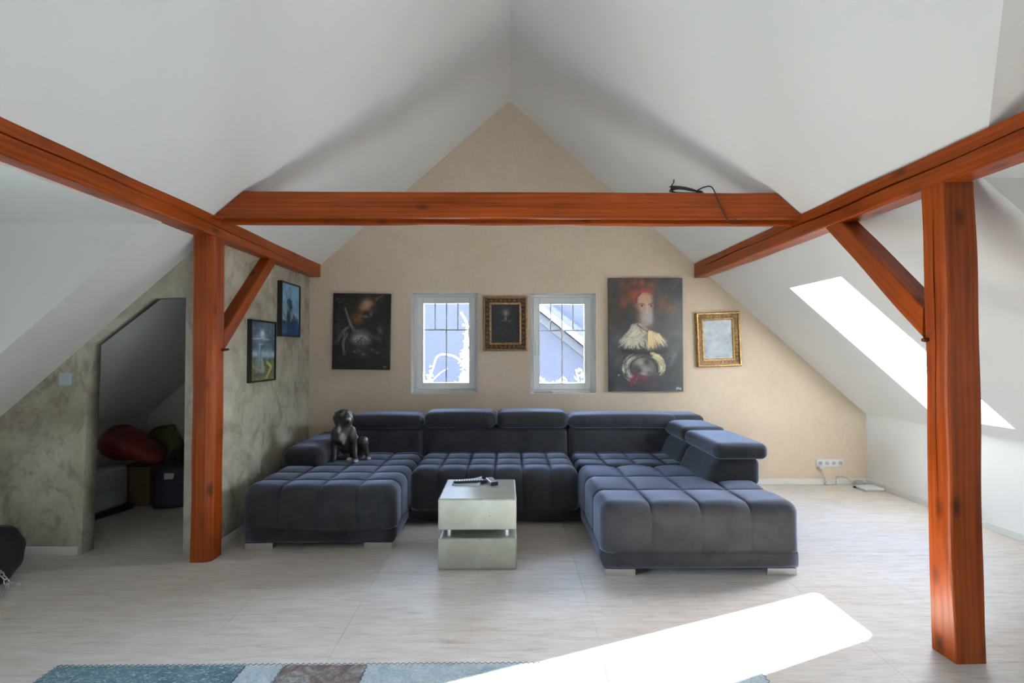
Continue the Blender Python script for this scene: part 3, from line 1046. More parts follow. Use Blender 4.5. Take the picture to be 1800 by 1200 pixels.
# ------------------------------------------------------------------ dog
def dog():
    O = Vector((-1.415, 4.255, .447))
    bm = bmesh.new()
    def ell(c, r, rx=0, ry=0, rz=0):
        from mathutils import Euler
        bm_ellipsoid(c, r, 20, 14, Euler((rx, ry, rz)), bm)
    def limb(pts, rad):
        P = spline(pts, 5)
        R = []
        n = len(pts) - 1
        for i in range(len(P)):
            t = i / 5
            a = min(int(t), n - 1)
            R.append(rad[a] + (rad[a + 1] - rad[a]) * (t - a))
        b = bmesh.new()
        bm_tube(P, R, 12, bm=b)
        merge(bm, b)
        for p, r in ((P[0], R[0]), (P[-1], R[-1])):
            bm_ellipsoid(p, (r, r, r), 12, 8, None, bm)
    # trunk: upright ribcage, back sloping to the rump
    ell((.005, .03, .225), (.088, .085, .110), .12)
    ell((.02, .085, .15), (.092, .095, .105))
    ell((.055, .15, .085), (.105, .095, .085))
    ell((.0, -.005, .262), (.080, .062, .070))
    ell((.0, .02, .315), (.070, .070, .080), .1)
    ell((.0, .012, .350), (.064, .066, .060))
    # head turned a little to the viewer's right: broad flat skull, cheeks, short square muzzle
    hz = .55
    ell((.008, -.008, .392), (.074, .080, .058), .12, 0, hz)
    ell((.020, -.030, .425), (.052, .050, .026), .12, 0, hz)
    ell((-.026, -.030, .362), (.044, .052, .046), 0, 0, hz)
    ell((.062, -.030, .362), (.036, .046, .044), 0, 0, hz)
    ell((.052, -.078, .362), (.043, .046, .036), .25, 0, hz)
    ell((.072, -.112, .352), (.037, .034, .031), .15, 0, hz)
    ell((.064, -.098, .328), (.036, .046, .018), .15, 0, hz)
    ell((.050, -.114, .338), (.018, .026, .026), .1, 0, hz)
    # brow ridges
    ell((.002, -.078, .410), (.024, .018, .014), 0, 0, hz)
    ell((.056, -.066, .410), (.022, .018, .014), 0, 0, hz)
    # small folded ears lying back along the skull
    ell((-.062, .014, .404), (.024, .032, .010), .4, .95, .5)
    ell((-.078, .000, .376), (.009, .022, .026), .25, .15, .4)
    ell((.074, .034, .398), (.016, .028, .010), .35, -.8, .4)
    # thick neck
    ell((-.004, .022, .335), (.074, .074, .075))
    # shoulders and forelegs
    ell((-.066, .015, .225), (.038, .055, .075))
    ell((.074, .010, .228), (.038, .055, .075))
    limb([(-.070, .015, .205), (-.078, .022, .135), (-.072, .0, .065), (-.068, -.012, .022)], [.040, .029, .021, .020])
    ell((-.067, -.030, .016), (.023, .034, .017))
    limb([(.076, .012, .21), (.092, .022, .140), (.105, -.004, .068), (.118, -.022, .026)], [.040, .030, .021, .020])
    ell((.126, -.042, .017), (.023, .034, .017), 0, 0, .3)
    # haunches and hind feet
    limb([(.100, .140, .090), (.150, .075, .150), (.166, .035, .155)], [.070, .055, .038])
    limb([(.166, .035, .155), (.178, .062, .095), (.190, .070, .040)], [.036, .026, .020])
    ell((.208, .040, .016), (.024, .042, .016), 0, 0, .5)
    limb([(.0, .14, .08), (-.03, .07, .125), (-.025, .03, .12)], [.065, .050, .036])
    limb([(-.025, .03, .12), (.0, .05, .07), (.03, .035, .03)], [.034, .024, .020])
    ell((.052, .008, .016), (.024, .036, .016), 0, 0, .4)
    me = remeshed(bm, .0055, 5, .5)
    n = len(me.vertices)
    co = np.empty(n * 3)
    me.vertices.foreach_get('co', co)
    co = co.reshape(-1, 3)
    x, y, z = co.T
    col = np.tile(np.array(srgb(50, 45, 43)[:3]), (n, 1))
    def patch(m, c):
        m = np.clip(m, 0, 1)[:, None]
        col[:] = col * (1 - m) + np.array(srgb(*c)[:3]) * m
    b_ = lambda c, r: np.exp(-np.maximum(((co - np.array(c)) / np.array(r)) ** 2, 0).sum(1) ** 2)
    wig = .5 + .5 * np.sin(x * 140 + z * 60) * np.sin(z * 150)
    patch(b_((-.012, -.07, .288), (.016, .05, .034)) * (.6 + .6 * wig), (188, 184, 182))
    patch(b_((.012, -.06, .215), (.028, .06, .042)) * (.5 + .7 * wig), (190, 186, 184))
    patch(b_((.018, -.05, .175), (.014, .06, .03)) * (.5 + .7 * wig), (180, 176, 174))
    for c in ((.128, -.06, .012), (.215, .02, .012), (.056, -.015, .014)):
        patch(b_(c, (.03, .032, .022)), (205, 200, 198))
    patch(b_((.078, -.118, .384), (.018, .03, .014)), (112, 106, 104))  # muzzle and skull tops lightened, a highlight put into the fur colour
    patch(b_((.028, -.07, .43), (.010, .05, .03)) * .6, (120, 112, 106))
    patch(b_((.080, -.140, .336), (.03, .02, .014)), (24, 22, 23))
    a = me.color_attributes.new('paint', 'FLOAT_COLOR', 'POINT')
    a.data.foreach_set('color', np.concatenate([col, np.ones((n, 1))], 1).ravel())
    root = thing('dog', 'grey-brown dog with white chest sitting upright on the sofa', 'dog', O)
    place('body', me, M['fur'], root, True, True)
    gl_ = plain('dark_eye', (.012, .008, .006, 1), .08, bumpscale=5, bump=.0)
    for c in ((.012, -.092, .395), (.070, -.066, .396)):
        place('eye', bm_ellipsoid(c, (.0085, .0085, .0085), 12, 8), gl_, root, True, True)
    place('nose', remeshed(bm_ellipsoid((.090, -.143, .362), (.017, .013, .013), 14, 10, None, bm_ellipsoid((.089, -.139, .353), (.011, .010, .012), 14, 10)), .003, 3), M['rubber'], root, True, True)
dog()

# ------------------------------------------------------------------ paintings
class Canvas:
    """paint layer in the units of whatever sketch the picture was measured in"""
    def __init__(s, x0, y0, x1, y1, W, H, bg):
        s.X, s.Y = np.meshgrid(np.linspace(x0, x1, W), np.linspace(y0, y1, H))
        s.W, s.H = W, H
        s.C = np.tile(np.array(bg, float), (H, W, 1))
        s.u = (x1 - x0) / W
    def lay(s, m, c):
        m = np.clip(m, 0, 1)[..., None]
        s.C = s.C * (1 - m) + np.array(c, float) * m
    def blob(s, cx, cy, rx, ry, c, a=1.0, rot=0.0, hard=1.0):
        dx, dy = s.X - cx, s.Y - cy
        cr, sr = math.cos(rot), math.sin(rot)
        d = ((dx * cr + dy * sr) / rx) ** 2 + ((-dx * sr + dy * cr) / ry) ** 2
        s.lay(a * np.exp(-d ** hard), c)
    def stroke(s, pts, w, c, a=1.0, taper=True):
        m = np.zeros_like(s.X)
        n = len(pts) - 1
        for i in range(n):
            (ax, ay), (bx, by) = pts[i], pts[i + 1]
            vx, vy = bx - ax, by - ay
            L = vx * vx + vy * vy + 1e-9
            t = np.clip(((s.X - ax) * vx + (s.Y - ay) * vy) / L, 0, 1)
            d = np.hypot(s.X - ax - t * vx, s.Y - ay - t * vy)
            tt = (i + t) / n
            ww = w * (1 - .6 * tt) if taper else w
            m = np.maximum(m, np.exp(-(d / ww) ** 2.6))
        s.lay(a * m, c)
    def noise(s, cell, amp, tint=(1, 1, 1), sx=1.0, sy=1.0):
        a = np.zeros((s.H, s.W))
        f = 1.0
        for o in range(4):
            nx = max(2, int(s.W * s.u / (cell * sx) * 2 ** o) + 2)
            ny = max(2, int(s.H * s.u / (cell * sy) * 2 ** o) + 2)
            g = RNG.random((ny, nx)) - .5
            xi = np.linspace(0, nx - 1.001, s.W); yi = np.linspace(0, ny - 1.001, s.H)
            x0, y0 = xi.astype(int), yi.astype(int)
            fx, fy = (xi - x0)[None, :], (yi - y0)[:, None]
            fx, fy = fx * fx * (3 - 2 * fx), fy * fy * (3 - 2 * fy)
            G = lambda p, q: g[np.ix_(np.minimum(y0 + p, ny - 1), np.minimum(x0 + q, nx - 1))]
            a += f * ((G(0, 0) * (1 - fx) + G(0, 1) * fx) * (1 - fy) + (G(1, 0) * (1 - fx) + G(1, 1) * fx) * fy)
            f *= .6
        s.C = np.clip(s.C + amp * a[..., None] * np.array(tint), 0, 255)
        return a
    def mesh(s, w, h, gain=1.0):
        H, W = s.H, s.W
        xs_ = np.linspace(-w / 2, w / 2, W)
        zs_ = np.linspace(h, 0, H)
        co = np.zeros((H, W, 3))
        co[..., 0] = xs_[None, :]
        co[..., 2] = zs_[:, None]
        idx = np.arange(H * W).reshape(H, W)
        q = np.stack([idx[1:, :-1], idx[1:, 1:], idx[:-1, 1:], idx[:-1, :-1]], -1).reshape(-1, 4)
        me = bpy.data.meshes.new('painting')
        me.from_pydata(co.reshape(-1, 3).tolist(), [], q.tolist())
        c = np.clip(s.C / 255.0, 0, 1)
        lin = np.where(c <= .04045, c / 12.92, ((c + .055) / 1.055) ** 2.4) * gain
        at = me.color_attributes.new('paint', 'FLOAT_COLOR', 'POINT')
        at.data.foreach_set('color', np.concatenate([lin, np.ones((H, W, 1))], -1).reshape(-1))
        return me
rn = random.Random(5)
def jit(p, s):
    return (p[0] + rn.uniform(-s, s), p[1] + rn.uniform(-s, s))

def paint_angel():
    c = Canvas(110, 115, 866, 1110, 150, 200, (17, 17, 21))
    c.noise(260, 22, (.9, .9, 1.1))
    c.blob(380, 300, 150, 170, (40, 32, 18), .7)
    c.blob(430, 450, 75, 85, (132, 84, 18), .85)
    c.blob(470, 410, 40, 40, (120, 95, 60), .5)
    c.blob(565, 265, 92, 88, (176, 132, 96), .95, 0, 1.6)
    c.blob(500, 310, 50, 60, (150, 120, 95), .7)
    c.blob(620, 330, 40, 50, (70, 58, 50), .7)
    c.blob(545, 368, 48, 32, (18, 16, 17), .95)
    c.blob(640, 300, 28, 34, (30, 27, 26), .8)
    c.blob(545, 418, 44, 20, (138, 140, 143), .7, .15)
    c.blob(610, 385, 12, 26, (150, 146, 142), .7)
    c.blob(590, 440, 50, 14, (22, 21, 24), .6)
    for i in range(70):
        y = rn.uniform(190, 620)
        x = rn.uniform(125, 190)
        c.stroke([(x, y), (x + rn.uniform(40, 130), y + rn.uniform(-70, 10))], rn.uniform(2, 4.5), (rn.randint(60, 120),) * 2 + (rn.randint(66, 126),), .45)
    for i in range(26):
        c.stroke([jit((268, 310), 16), jit((306, 430), 16), jit((345, 520), 18), jit((405, 600), 26)], rn.uniform(2, 5), (rn.randint(80, 150),) * 3, .32)
    for i in range(20):
        c.stroke([jit((325, 470), 16), jit((365, 560), 16), jit((388, 630), 18)], rn.uniform(2, 5), (rn.randint(95, 165),) * 3, .32)
    for i in range(34):
        c.stroke([jit((310, 560), 26), jit((230, 640), 34), jit((160, 740 + i * 2), 30)], rn.uniform(2, 6), (rn.randint(75, 150),) * 3, .26)
    for i in range(34):
        c.stroke([jit((290, 640), 30), jit((248, 760), 24), jit((268, 920), 26)], rn.uniform(2.5, 7), (rn.randint(80, 150),) * 3, .28)
    for i in range(20):
        c.stroke([jit((320, 640), 44), jit((325, 860), 34)], rn.uniform(2, 4), (rn.randint(60, 105),) * 3, .3)
    for i in range(46):
        c.stroke([jit((400, 605), 26), jit((520, 600), 40), jit((640, 660), 50), jit((740, 750), 60)], rn.uniform(1.5, 4), (rn.randint(60, 140),) * 3, .24)
    c.blob(480, 715, 135, 88, (172, 172, 164), .95, .1, 1.7)
    for i in range(26):
        c.stroke([jit((rn.uniform(390, 590), 770), 30), jit((rn.uniform(400, 590), 700), 40)], rn.uniform(3, 7), (40, 40, 42), .55)
    c.blob(510, 870, 150, 90, (64, 64, 66), .8)
    for p in ((460, 865), (400, 880), (640, 850), (705, 885), (520, 910)):
        c.blob(p[0], p[1], 22, 16, (128, 128, 130), .7, .6)
    c.blob(735, 600, 42, 62, (104, 108, 108), .8, -.4)
    for i in range(10):
        c.stroke([jit((690, 680), 40), jit((770, 740), 30)], 4, (100, 100, 100), .4)
    c.stroke([(680, 190), (720, 160), (775, 130)], 20, (118, 108, 104), .7)
    c.stroke([(735, 210), (765, 150)], 10, (100, 92, 90), .6)
    c.noise(40, 14)
    for x in (785, 800, 818):
        c.stroke([(x, 1062), (x + 1, 1084)], 4, (165, 165, 165), .8, False)
    return c

def paint_cardinal():
    c = Canvas(52, 52, 767, 1132, 160, 240, (47, 52, 57))
    c.noise(300, 16, (.9, 1, 1.1))
    c.blob(300, 230, 230, 210, (66, 43, 31), .85)
    c.blob(120, 420, 70, 120, (54, 42, 34), .6)
    c.blob(590, 340, 110, 90, (86, 62, 46), .7)
    for x, y, r, col in ((375, 95, 26, (205, 74, 42)), (300, 95, 34, (150, 62, 34)), (290, 215, 46, (188, 74, 38)), (200, 290, 40, (158, 70, 40)),
                         (185, 125, 40, (116, 62, 36)), (580, 300, 40, (122, 74, 44)), (630, 365, 36, (120, 66, 46)), (470, 110, 50, (108, 52, 38)), (130, 420, 26, (104, 66, 38))):
        c.blob(x, y, r, r * 1.1, col, .6)
    c.noise(80, 16, (1.2, .9, .8))
    c.blob(270, 430, 95, 120, (30, 31, 35), .75)
    c.blob(560, 450, 95, 110, (36, 38, 42), .7)
    # cape
    for i in range(110):
        t = rn.random()
        a = (rn.uniform(275, 425), rn.uniform(490, 600))
        b = (150 + 260 * t + rn.uniform(-25, 25), rn.uniform(640, 735))
        g = rn.randint(140, 220)
        c.stroke([a, ((a[0] + b[0]) / 2 - 20, (a[1] + b[1]) / 2 + 6), b], rn.uniform(7, 17), (g, g - 6, g - 22), .45)
    for i in range(90):
        t = rn.random()
        a = (428 + 110 * t + rn.uniform(-14, 14), 556 + 34 * t + rn.uniform(-6, 26))
        b = (420 + 190 * t + rn.uniform(-16, 16), rn.uniform(690, 745) - 40 * t)
        g = rn.randint(160, 224)
        c.stroke([a, b], rn.uniform(6, 13), (g, g - 16, g - 66 + rn.randint(-10, 40)), .38)
    c.blob(470, 670, 46, 60, (214, 172, 112), .5)
    for i in range(26):
        c.stroke([jit((rn.uniform(180, 420), rn.uniform(520, 640)), 20), jit((rn.uniform(170, 400), rn.uniform(600, 720)), 20)], rn.uniform(1.5, 3), (104, 98, 92), .3)
    c.stroke([(330, 500), (390, 545), (430, 560)], 9, (40, 34, 34), .8)
    c.stroke([(422, 555), (424, 690)], 6, (66, 54, 46), .85)
    c.stroke([(360, 548), (385, 580)], 6, (50, 44, 44), .7)
    # head
    c.blob(405, 290, 92, 120, (156, 122, 106), .98, 0, 2.4)
    c.blob(370, 260, 50, 70, (176, 138, 118), .6)
    c.blob(415, 440, 74, 90, (140, 132, 132), .95, 0, 2.2)
    c.blob(460, 400, 46, 80, (150, 146, 150), .6)
    c.blob(345, 430, 22, 70, (110, 84, 74), .6)
    c.blob(500, 330, 24, 150, (44, 40, 42), .85)
    c.blob(325, 380, 16, 90, (60, 50, 48), .5)
    c.stroke([(426, 300), (420, 390)], 12, (196, 172, 160), .5)
    for x in (372, 464):
        c.stroke([(x - 30, 306), (x, 294), (x + 26, 306)], 7, (92, 70, 64), .8, False)
        c.blob(x, 316, 21, 11, (150, 130, 126), .8, 0, 2)
        c.blob(x, 316, 12, 12, (38, 34, 38), .95, 0, 2)
    c.stroke([(312, 275), (322, 225), (352, 188), (400, 166), (450, 172), (480, 195)], 9, (128, 22, 22), .9, False)
    c.blob(408, 172, 66, 20, (134, 36, 30), .8, 0, 1.3)
    c.stroke([(318, 290), (330, 230), (365, 195)], 6, (64, 16, 18), .8, False)
    c.blob(420, 520, 62, 20, (96, 64, 56), .7)
    # belt and sleeve shadow
    for i in range(8):
        c.stroke([(180, 735 + i * 3), (300, 750 + i * 4), (430, 760 + i * 3), (610, 742 + i * 3)], 13, (20, 20, 24), .5, False)
    # lower figure
    for i in range(60):
        a0 = rn.uniform(2.0, 4.0)
        R0 = rn.uniform(150, 225)
        c.stroke([(395 + R0 * math.cos(a0 + q) * 1.0, 910 + R0 * .72 * math.sin(a0 + q)) for q in (0, .2, .4)], rn.uniform(5, 11), (rn.randint(160, 226), rn.randint(158, 216), rn.randint(140, 196)), .42)
    for i in range(60):
        a0 = rn.uniform(-1.25, .35)
        R0 = rn.uniform(140, 205)
        g = rn.randint(180, 228)
        c.stroke([(395 + R0 * math.cos(a0 + q), 900 + R0 * .75 * math.sin(a0 + q)) for q in (0, .2, .4)], rn.uniform(5, 11), (g, g - 10, g - 52), .42)
    c.blob(390, 895, 134, 104, (70, 68, 68), .98, .15, 3)
    c.blob(350, 855, 60, 50, (146, 140, 128), .8)
    c.blob(410, 930, 70, 40, (142, 140, 140), .8)
    c.blob(460, 880, 30, 50, (96, 94, 94), .7)
    c.blob(415, 852, 26, 26, (40, 40, 44), .9)
    c.blob(312, 915, 34, 34, (48, 46, 52), .85)
    c.blob(345, 940, 22, 20, (24, 24, 28), .9)
    c.blob(385, 965, 36, 14, (176, 174, 172), .7, .3)
    c.blob(440, 950, 16, 10, (60, 54, 56), .7)
    c.stroke([(258, 900), (280, 850), (325, 815), (395, 800), (470, 830), (510, 890), (524, 960)], 6, (26, 25, 28), .8, False)
    c.blob(390, 1050, 150, 70, (58, 42, 54), .8)
    for i in range(16):
        c.stroke([jit((310, 975), 20), jit((270, 1040), 24), jit((268, 1095), 16)], rn.uniform(6, 13), (rn.randint(84, 120), 30, rn.randint(44, 60)), .3)
    for i in range(10):
        c.stroke([jit((330, 990), 20), jit((420, 1010), 20)], 7, (108, 40, 58), .35)
    for i in range(26):
        c.stroke([jit((660, 830), 55), jit((690, 770), 45)], rn.uniform(4, 9), (86, 92, 98), .3)
    for i in range(26):
        c.stroke([jit((120, 880), 40), jit((160, 800), 40)], rn.uniform(3, 7), (78, 82, 86), .3)
    c.blob(145, 976, 7, 6, (210, 210, 205), .9)
    # signature
    for s_ in (((700, 1116), (706, 1092), (714, 1110)), ((714, 1110), (722, 1090), (726, 1108)), ((734, 1100), (729, 1110), (744, 1108)), ((744, 1096), (741, 1118))):
        c.stroke(s_, 3.6, (188, 188, 188), .9, False)
    c.noise(30, 9)
    return c

def paint_face():
    c = Canvas(243, 272, 720, 910, 90, 120, (13, 17, 22))
    c.noise(160, 12, (.7, 1, 1.2))
    c.blob(480, 400, 120, 80, (44, 46, 48), .8)
    c.blob(492, 415, 52, 66, (124, 116, 108), .9)
    c.blob(440, 488, 36, 32, (10, 11, 14), .95)
    c.blob(548, 488, 36, 32, (10, 11, 14), .95)
    c.blob(490, 510, 16, 50, (128, 122, 118), .85)
    c.blob(440, 542, 32, 16, (92, 92, 96), .8)
    c.blob(556, 546, 28, 20, (88, 88, 94), .8)
    c.blob(490, 575, 60, 12, (8, 9, 11), .8)
    c.blob(445, 765, 12, 26, (78, 84, 90), .7, .4)
    c.blob(540, 725, 36, 10, (44, 50, 58), .7)
    c.blob(380, 690, 40, 50, (30, 36, 44), .7)
    c.noise(30, 8)
    return c

def paint_grey():
    c = Canvas(280, 320, 720, 915, 90, 120, (158, 170, 180))
    c.noise(160, 46, (1, 1, 1.05))
    c.blob(370, 545, 60, 34, (104, 114, 122), .75, .3)
    c.blob(330, 650, 60, 60, (128, 138, 146), .6)
    c.blob(530, 620, 60, 34, (122, 132, 138), .6, -.5)
    c.blob(600, 690, 90, 22, (118, 126, 132), .5)
    c.blob(450, 670, 34, 30, (208, 216, 222), .8, -.5)
    c.blob(480, 770, 120, 22, (158, 158, 168), .6)
    c.blob(350, 400, 70, 70, (192, 202, 210), .6)
    for i in range(30):
        c.stroke([jit((470, 560), 150), jit((480, 600), 150)], 5, (112, 120, 126) if i % 2 else (196, 204, 210), .35)
    c.noise(40, 30)
    return c

def paint_lighthouse():
    c = Canvas(0, 0, 1, 1.25, 96, 130, (66, 86, 104))
    c.noise(.4, 40)
    c.blob(.45, .28, .25, .2, (128, 152, 172), .7)
    c.blob(.46, .25, .09, .08, (236, 240, 244), .95)
    for x0, y0, w0 in ((.22, .365, .16), (.66, .37, .14), (.36, .35, .10), (.52, .34, .08)):
        c.blob(x0, y0, w0, .014, (214, 224, 232), .6)
    c.lay(np.exp(-((c.Y - .70) / .09) ** 2) * .85, (158, 188, 208))
    c.lay(1 / (1 + np.exp(-(c.Y - .78 + .04 * np.sin(c.X * 6)) / .008)), (104, 104, 66))
    m0 = c.Y > .8
    a = c.noise(.12, 36, (1, .95, .6))
    for i in range(12):
        t = i / 11
        c.stroke([(.38 - .005 * i, .48), (.30 + .25 * t - .09, .80), (.18 + .36 * t, 1.08)], .035, (108 + 34 * t, 128 + 30 * t, 148 + 28 * t), .5, False)
    c.blob(.43, .475, .10, .014, (176, 192, 206), .8)
    c.blob(.42, .435, .045, .025, (88, 104, 122), .9)
    c.stroke([(.40, .5), (.40, 1.0)], .02, (84, 102, 122), .7, False)
    c.blob(.3, 1.13, .2, .05, (52, 58, 62), .8)
    c.stroke([(.68, .88), (.86, .98), (.80, 1.05), (.66, 1.2)], .04, (188, 176, 138), .85, False)
    c.stroke([(.1, .95), (.25, 1.02)], .03, (156, 148, 110), .6, False)
    c.noise(.06, 18)
    return c

def paint_ship():
    c = Canvas(0, 0, 1, 1.35, 90, 130, (116, 164, 196))
    c.noise(.4, 34)
    c.lay(1 / (1 + np.exp(-(c.Y - .55) / .1)) * .55, (134, 158, 176))
    c.lay(1 / (1 + np.exp(-(c.Y - 1.0) / .02)), (30, 62, 112))
    c.noise(.15, 26, (.7, .9, 1.2))
    c.stroke([(.48, .26), (.48, .95)], .012, (34, 48, 60), .9, False)
    c.stroke([(.30, .46), (.60, .44)], .02, (40, 58, 72), .9, False)
    for x, y in ((.40, .50), (.52, .52), (.46, .58), (.42, .42), (.54, .60)):
        c.blob(x, y, .09, .06, (38, 60, 74), .85)
    c.stroke([(.05, .70), (.18, .86), (.25, .92)], .02, (60, 84, 106), .8, False)
    c.stroke([(.50, .66), (.75, .9)], .015, (52, 74, 94), .8, False)
    for x, y, w, h in ((.38, .95, .10, .28), (.70, .95, .07, .16), (.85, .98, .10, .10), (.12, 1.02, .14, .06), (.60, 1.0, .07, .1)):
        c.blob(x, y, w, h, (15, 22, 32), .95, 0, 2)
    for i in range(30):
        c.stroke([jit((.55, 1.15), .4), jit((.6, 1.17), .4)], .018, (40, 92, 170) if i % 2 else (16, 32, 60), .4)
    c.blob(.1, 1.25, .3, .06, (96, 132, 162), .5)
    c.noise(.06, 16)
    return c

def on_wall(root, mw):
    root.matrix_world = mw

# two unframed stretched canvases
def stretched(label, cx, zb, w, h, tilt, canvas, depth=.032, gain=1.0):
    root = thing('painting', label, 'painting', (cx, YB - .004, zb), (0, tilt, 0))
    me = canvas.mesh(w - .002, h - .002, gain)
    o = place('painted_canvas', me, M['oil'], root, False, True)
    o.location = (0, -depth - .001, .001)
    place('stretcher', bm_box((-w / 2, -depth, 0), (w / 2, 0, h), .003, 1), M['black_lacquer'], root, False, True)
stretched('dark unframed painting of a pale winged figure above the dog', -1.517, 1.205, .598, .792, .012, paint_angel())
stretched('large unframed painting of a red-capped figure in a pale cape', 1.453, .976, .778, 1.186, -.001, paint_cardinal(), .036, 1.12)

def moulding(w, h, prof):
    """mitred picture frame: prof = (inward offset, height towards the room)"""
    bm = bmesh.new()
    loops_ = []
    for off, ht in prof:
        loops_.append([bm.verts.new(p) for p in ((-w / 2 + off, -ht, off), (w / 2 - off, -ht, off), (w / 2 - off, -ht, h - off), (-w / 2 + off, -ht, h - off))])
    for A, B in zip(loops_, loops_[1:]):
        for k in range(4):
            bm.faces.new((A[k], A[(k + 1) % 4], B[(k + 1) % 4], B[k]))
    A, B = loops_[-1], loops_[0]
    for k in range(4):
        bm.faces.new((A[k], A[(k + 1) % 4], B[(k + 1) % 4], B[k]))
    return bm

def ornate(label, cx, zb, w, h, tilt, canvas, gm, gd, gc, depth, fw, gain=1.0):
    root = thing('framed_painting', label, 'painting', (cx, YB - .004, zb), (0, tilt, 0))
    place('outer_lip', moulding(w, h, [(0, 0), (0, depth * .8), (.008, depth), (.016, depth), (.022, depth * .78), (.022, 0)]), gm, root, False, True)
    place('band', moulding(w, h, [(.022, 0), (.022, depth * .62), (fw * .72, depth * .50), (fw * .72, 0)]), gd, root, False, True)
    place('inner_lip', moulding(w, h, [(fw * .72, 0), (fw * .72, depth * .60), (fw * .80, depth * .68), (fw * .92, depth * .62), (fw, depth * .42), (fw, 0)]), gm, root, False, True)
    # carved leaf scrolls on the band between the two lips
    bm = bmesh.new()
    def scroll(x, z, ang, s):
        from mathutils import Euler
        b = bmesh.new()
        for (px, pz, lx, lz, a) in ((0, 0, .55, .20, .6), (.5, .18, .42, .17, -.5), (-.45, -.2, .4, .17, 1.4), (.1, -.32, .3, .14, .1), (-.1, .36, .3, .14, -.9)):
            bm_ellipsoid((px, 0, pz), (lx, .22, lz), 8, 5, Euler((0, a, 0)), b)
        m = Matrix.Translation((x, -depth * .58, z)) @ Matrix.Rotation(ang, 4, 'Y') @ Matrix.Diagonal((s, s * .8, s, 1))
        merge(bm, b, m)
    band = (.022 + fw * .72) / 2
    s = (fw * .72 - .022) * .62
    nx = int((w - 2 * band) / (s * 1.75)); nz = int((h - 2 * band) / (s * 1.75))
    for i in range(nx + 1):
        x = -w / 2 + band + (w - 2 * band) * i / nx
        scroll(x, band, i * 2.4, s); scroll(x, h - band, i * 2.4 + 1, s)
    for i in range(1, nz):
        z = band + (h - 2 * band) * i / nz
        scroll(-w / 2 + band, z, i * 2.4 + 1.57, s); scroll(w / 2 - band, z, i * 2.4 + .5, s)
    o = place('carving', bm, gc, root, True, True)
    o['kind'] = 'stuff'
    me = canvas.mesh(w - 2 * fw + .004, h - 2 * fw + .004, gain)
    o = place('painted_canvas', me, M['oil'], root, False, True)
    o.location = (0, -depth * .36, fw - .002)
ornate('dark face painting in a carved bronze frame between the windows', -.018, 1.400, .462, .568, 0, paint_face(), M['gilt_tan'], M['gilt_dark'], M['gilt_brown'], .042, .088, 1.3)
ornate('pale grey picture in a carved gold frame hanging askew', 2.226, 1.236, .462, .568, -.033, paint_grey(), M['gilt_gold'], M['gilt_dark'], M['gilt_gold'], .050, .082)

def boxframe(label, y0, y1, z0, z1, canvas, xw, depth, fw=.014, gain=1.0):
    """picture on the side wall, facing +X; local x runs along +Y"""
    w, h = y1 - y0, z1 - z0
    root = thing('framed_painting', label, 'painting', (xw, (y0 + y1) / 2, z0), (0, 0, math.pi / 2))
    place('frame', moulding(w, h, [(0, 0), (0, depth), (.002, depth + .001), (fw, depth + .001), (fw, depth - .012), (fw, 0)]), M['black_lacquer'], root, False, True)
    place('backing', bm_box((-w / 2 + fw, -.008, fw), (w / 2 - fw, -.001, h - fw)), M['black_lacquer'], root, False, True)
    me = canvas.mesh(w - 2 * fw, h - 2 * fw, gain)
    o = place('painted_canvas', me, M['oil'], root, False, True)
    o.location = (0, -depth + .010, fw)
boxframe('black-framed painting of a lighthouse on the grey side wall', 3.868, 4.285, 1.146, 1.650, paint_lighthouse(), XS + .0225, .034)
boxframe('black-framed blue painting of a sailing ship below the purlin', 4.412, 4.812, 1.530, 2.034, paint_ship(), XS + .0005, .042)

# ------------------------------------------------------------------ small fittings
sw = thing('light_switch', 'square pale grey light switch on the grey partition', 'switch', (-3.047, YP, 1.163))
place('plate', bm_box((-.044, -.010, 0), (.044, -.0005, .088), .003, 2), M['switch'], sw, False, True)
place('rocker', bm_box((-.030, -.014, .014), (.030, -.009, .074), .002, 2), M['switch'], sw, False, True)

so = thing('wall_socket', 'white four-gang wall socket low on the tan wall', 'socket', (3.397, YB, .181))
place('cover_frame', bm_box((-.145, -.009, 0), (.145, -.0005, .080), .004, 2), M['plastic_white'], so, False, True)
for i in range(4):
    x = -.107 + i * .0713
    bm = bm_lathe([(.026, 0), (.026, .004), (.0215, .004), (.0205, -.001)], 20, None, Matrix.Translation((x, -.009, .040)) @ Matrix.Rotation(math.pi / 2, 4, 'X'))
    g = place('socket_insert', bm, M['plastic_white'], so, False, True)
    place('contact_well', bm_lathe([(.0204, 0), (.0204, .001)], 20, None, Matrix.Translation((x, -.0098, .040)) @ Matrix.Rotation(math.pi / 2, 4, 'X')), M['socket_well'], g, False, True)
    for s in (-1, 1):
        place('contact_hole', bm_tube([(x + s * .0095, -.0125, .040), (x + s * .0095, -.010, .040)], .0035, 8), M['dark_hole'], g, False, True)
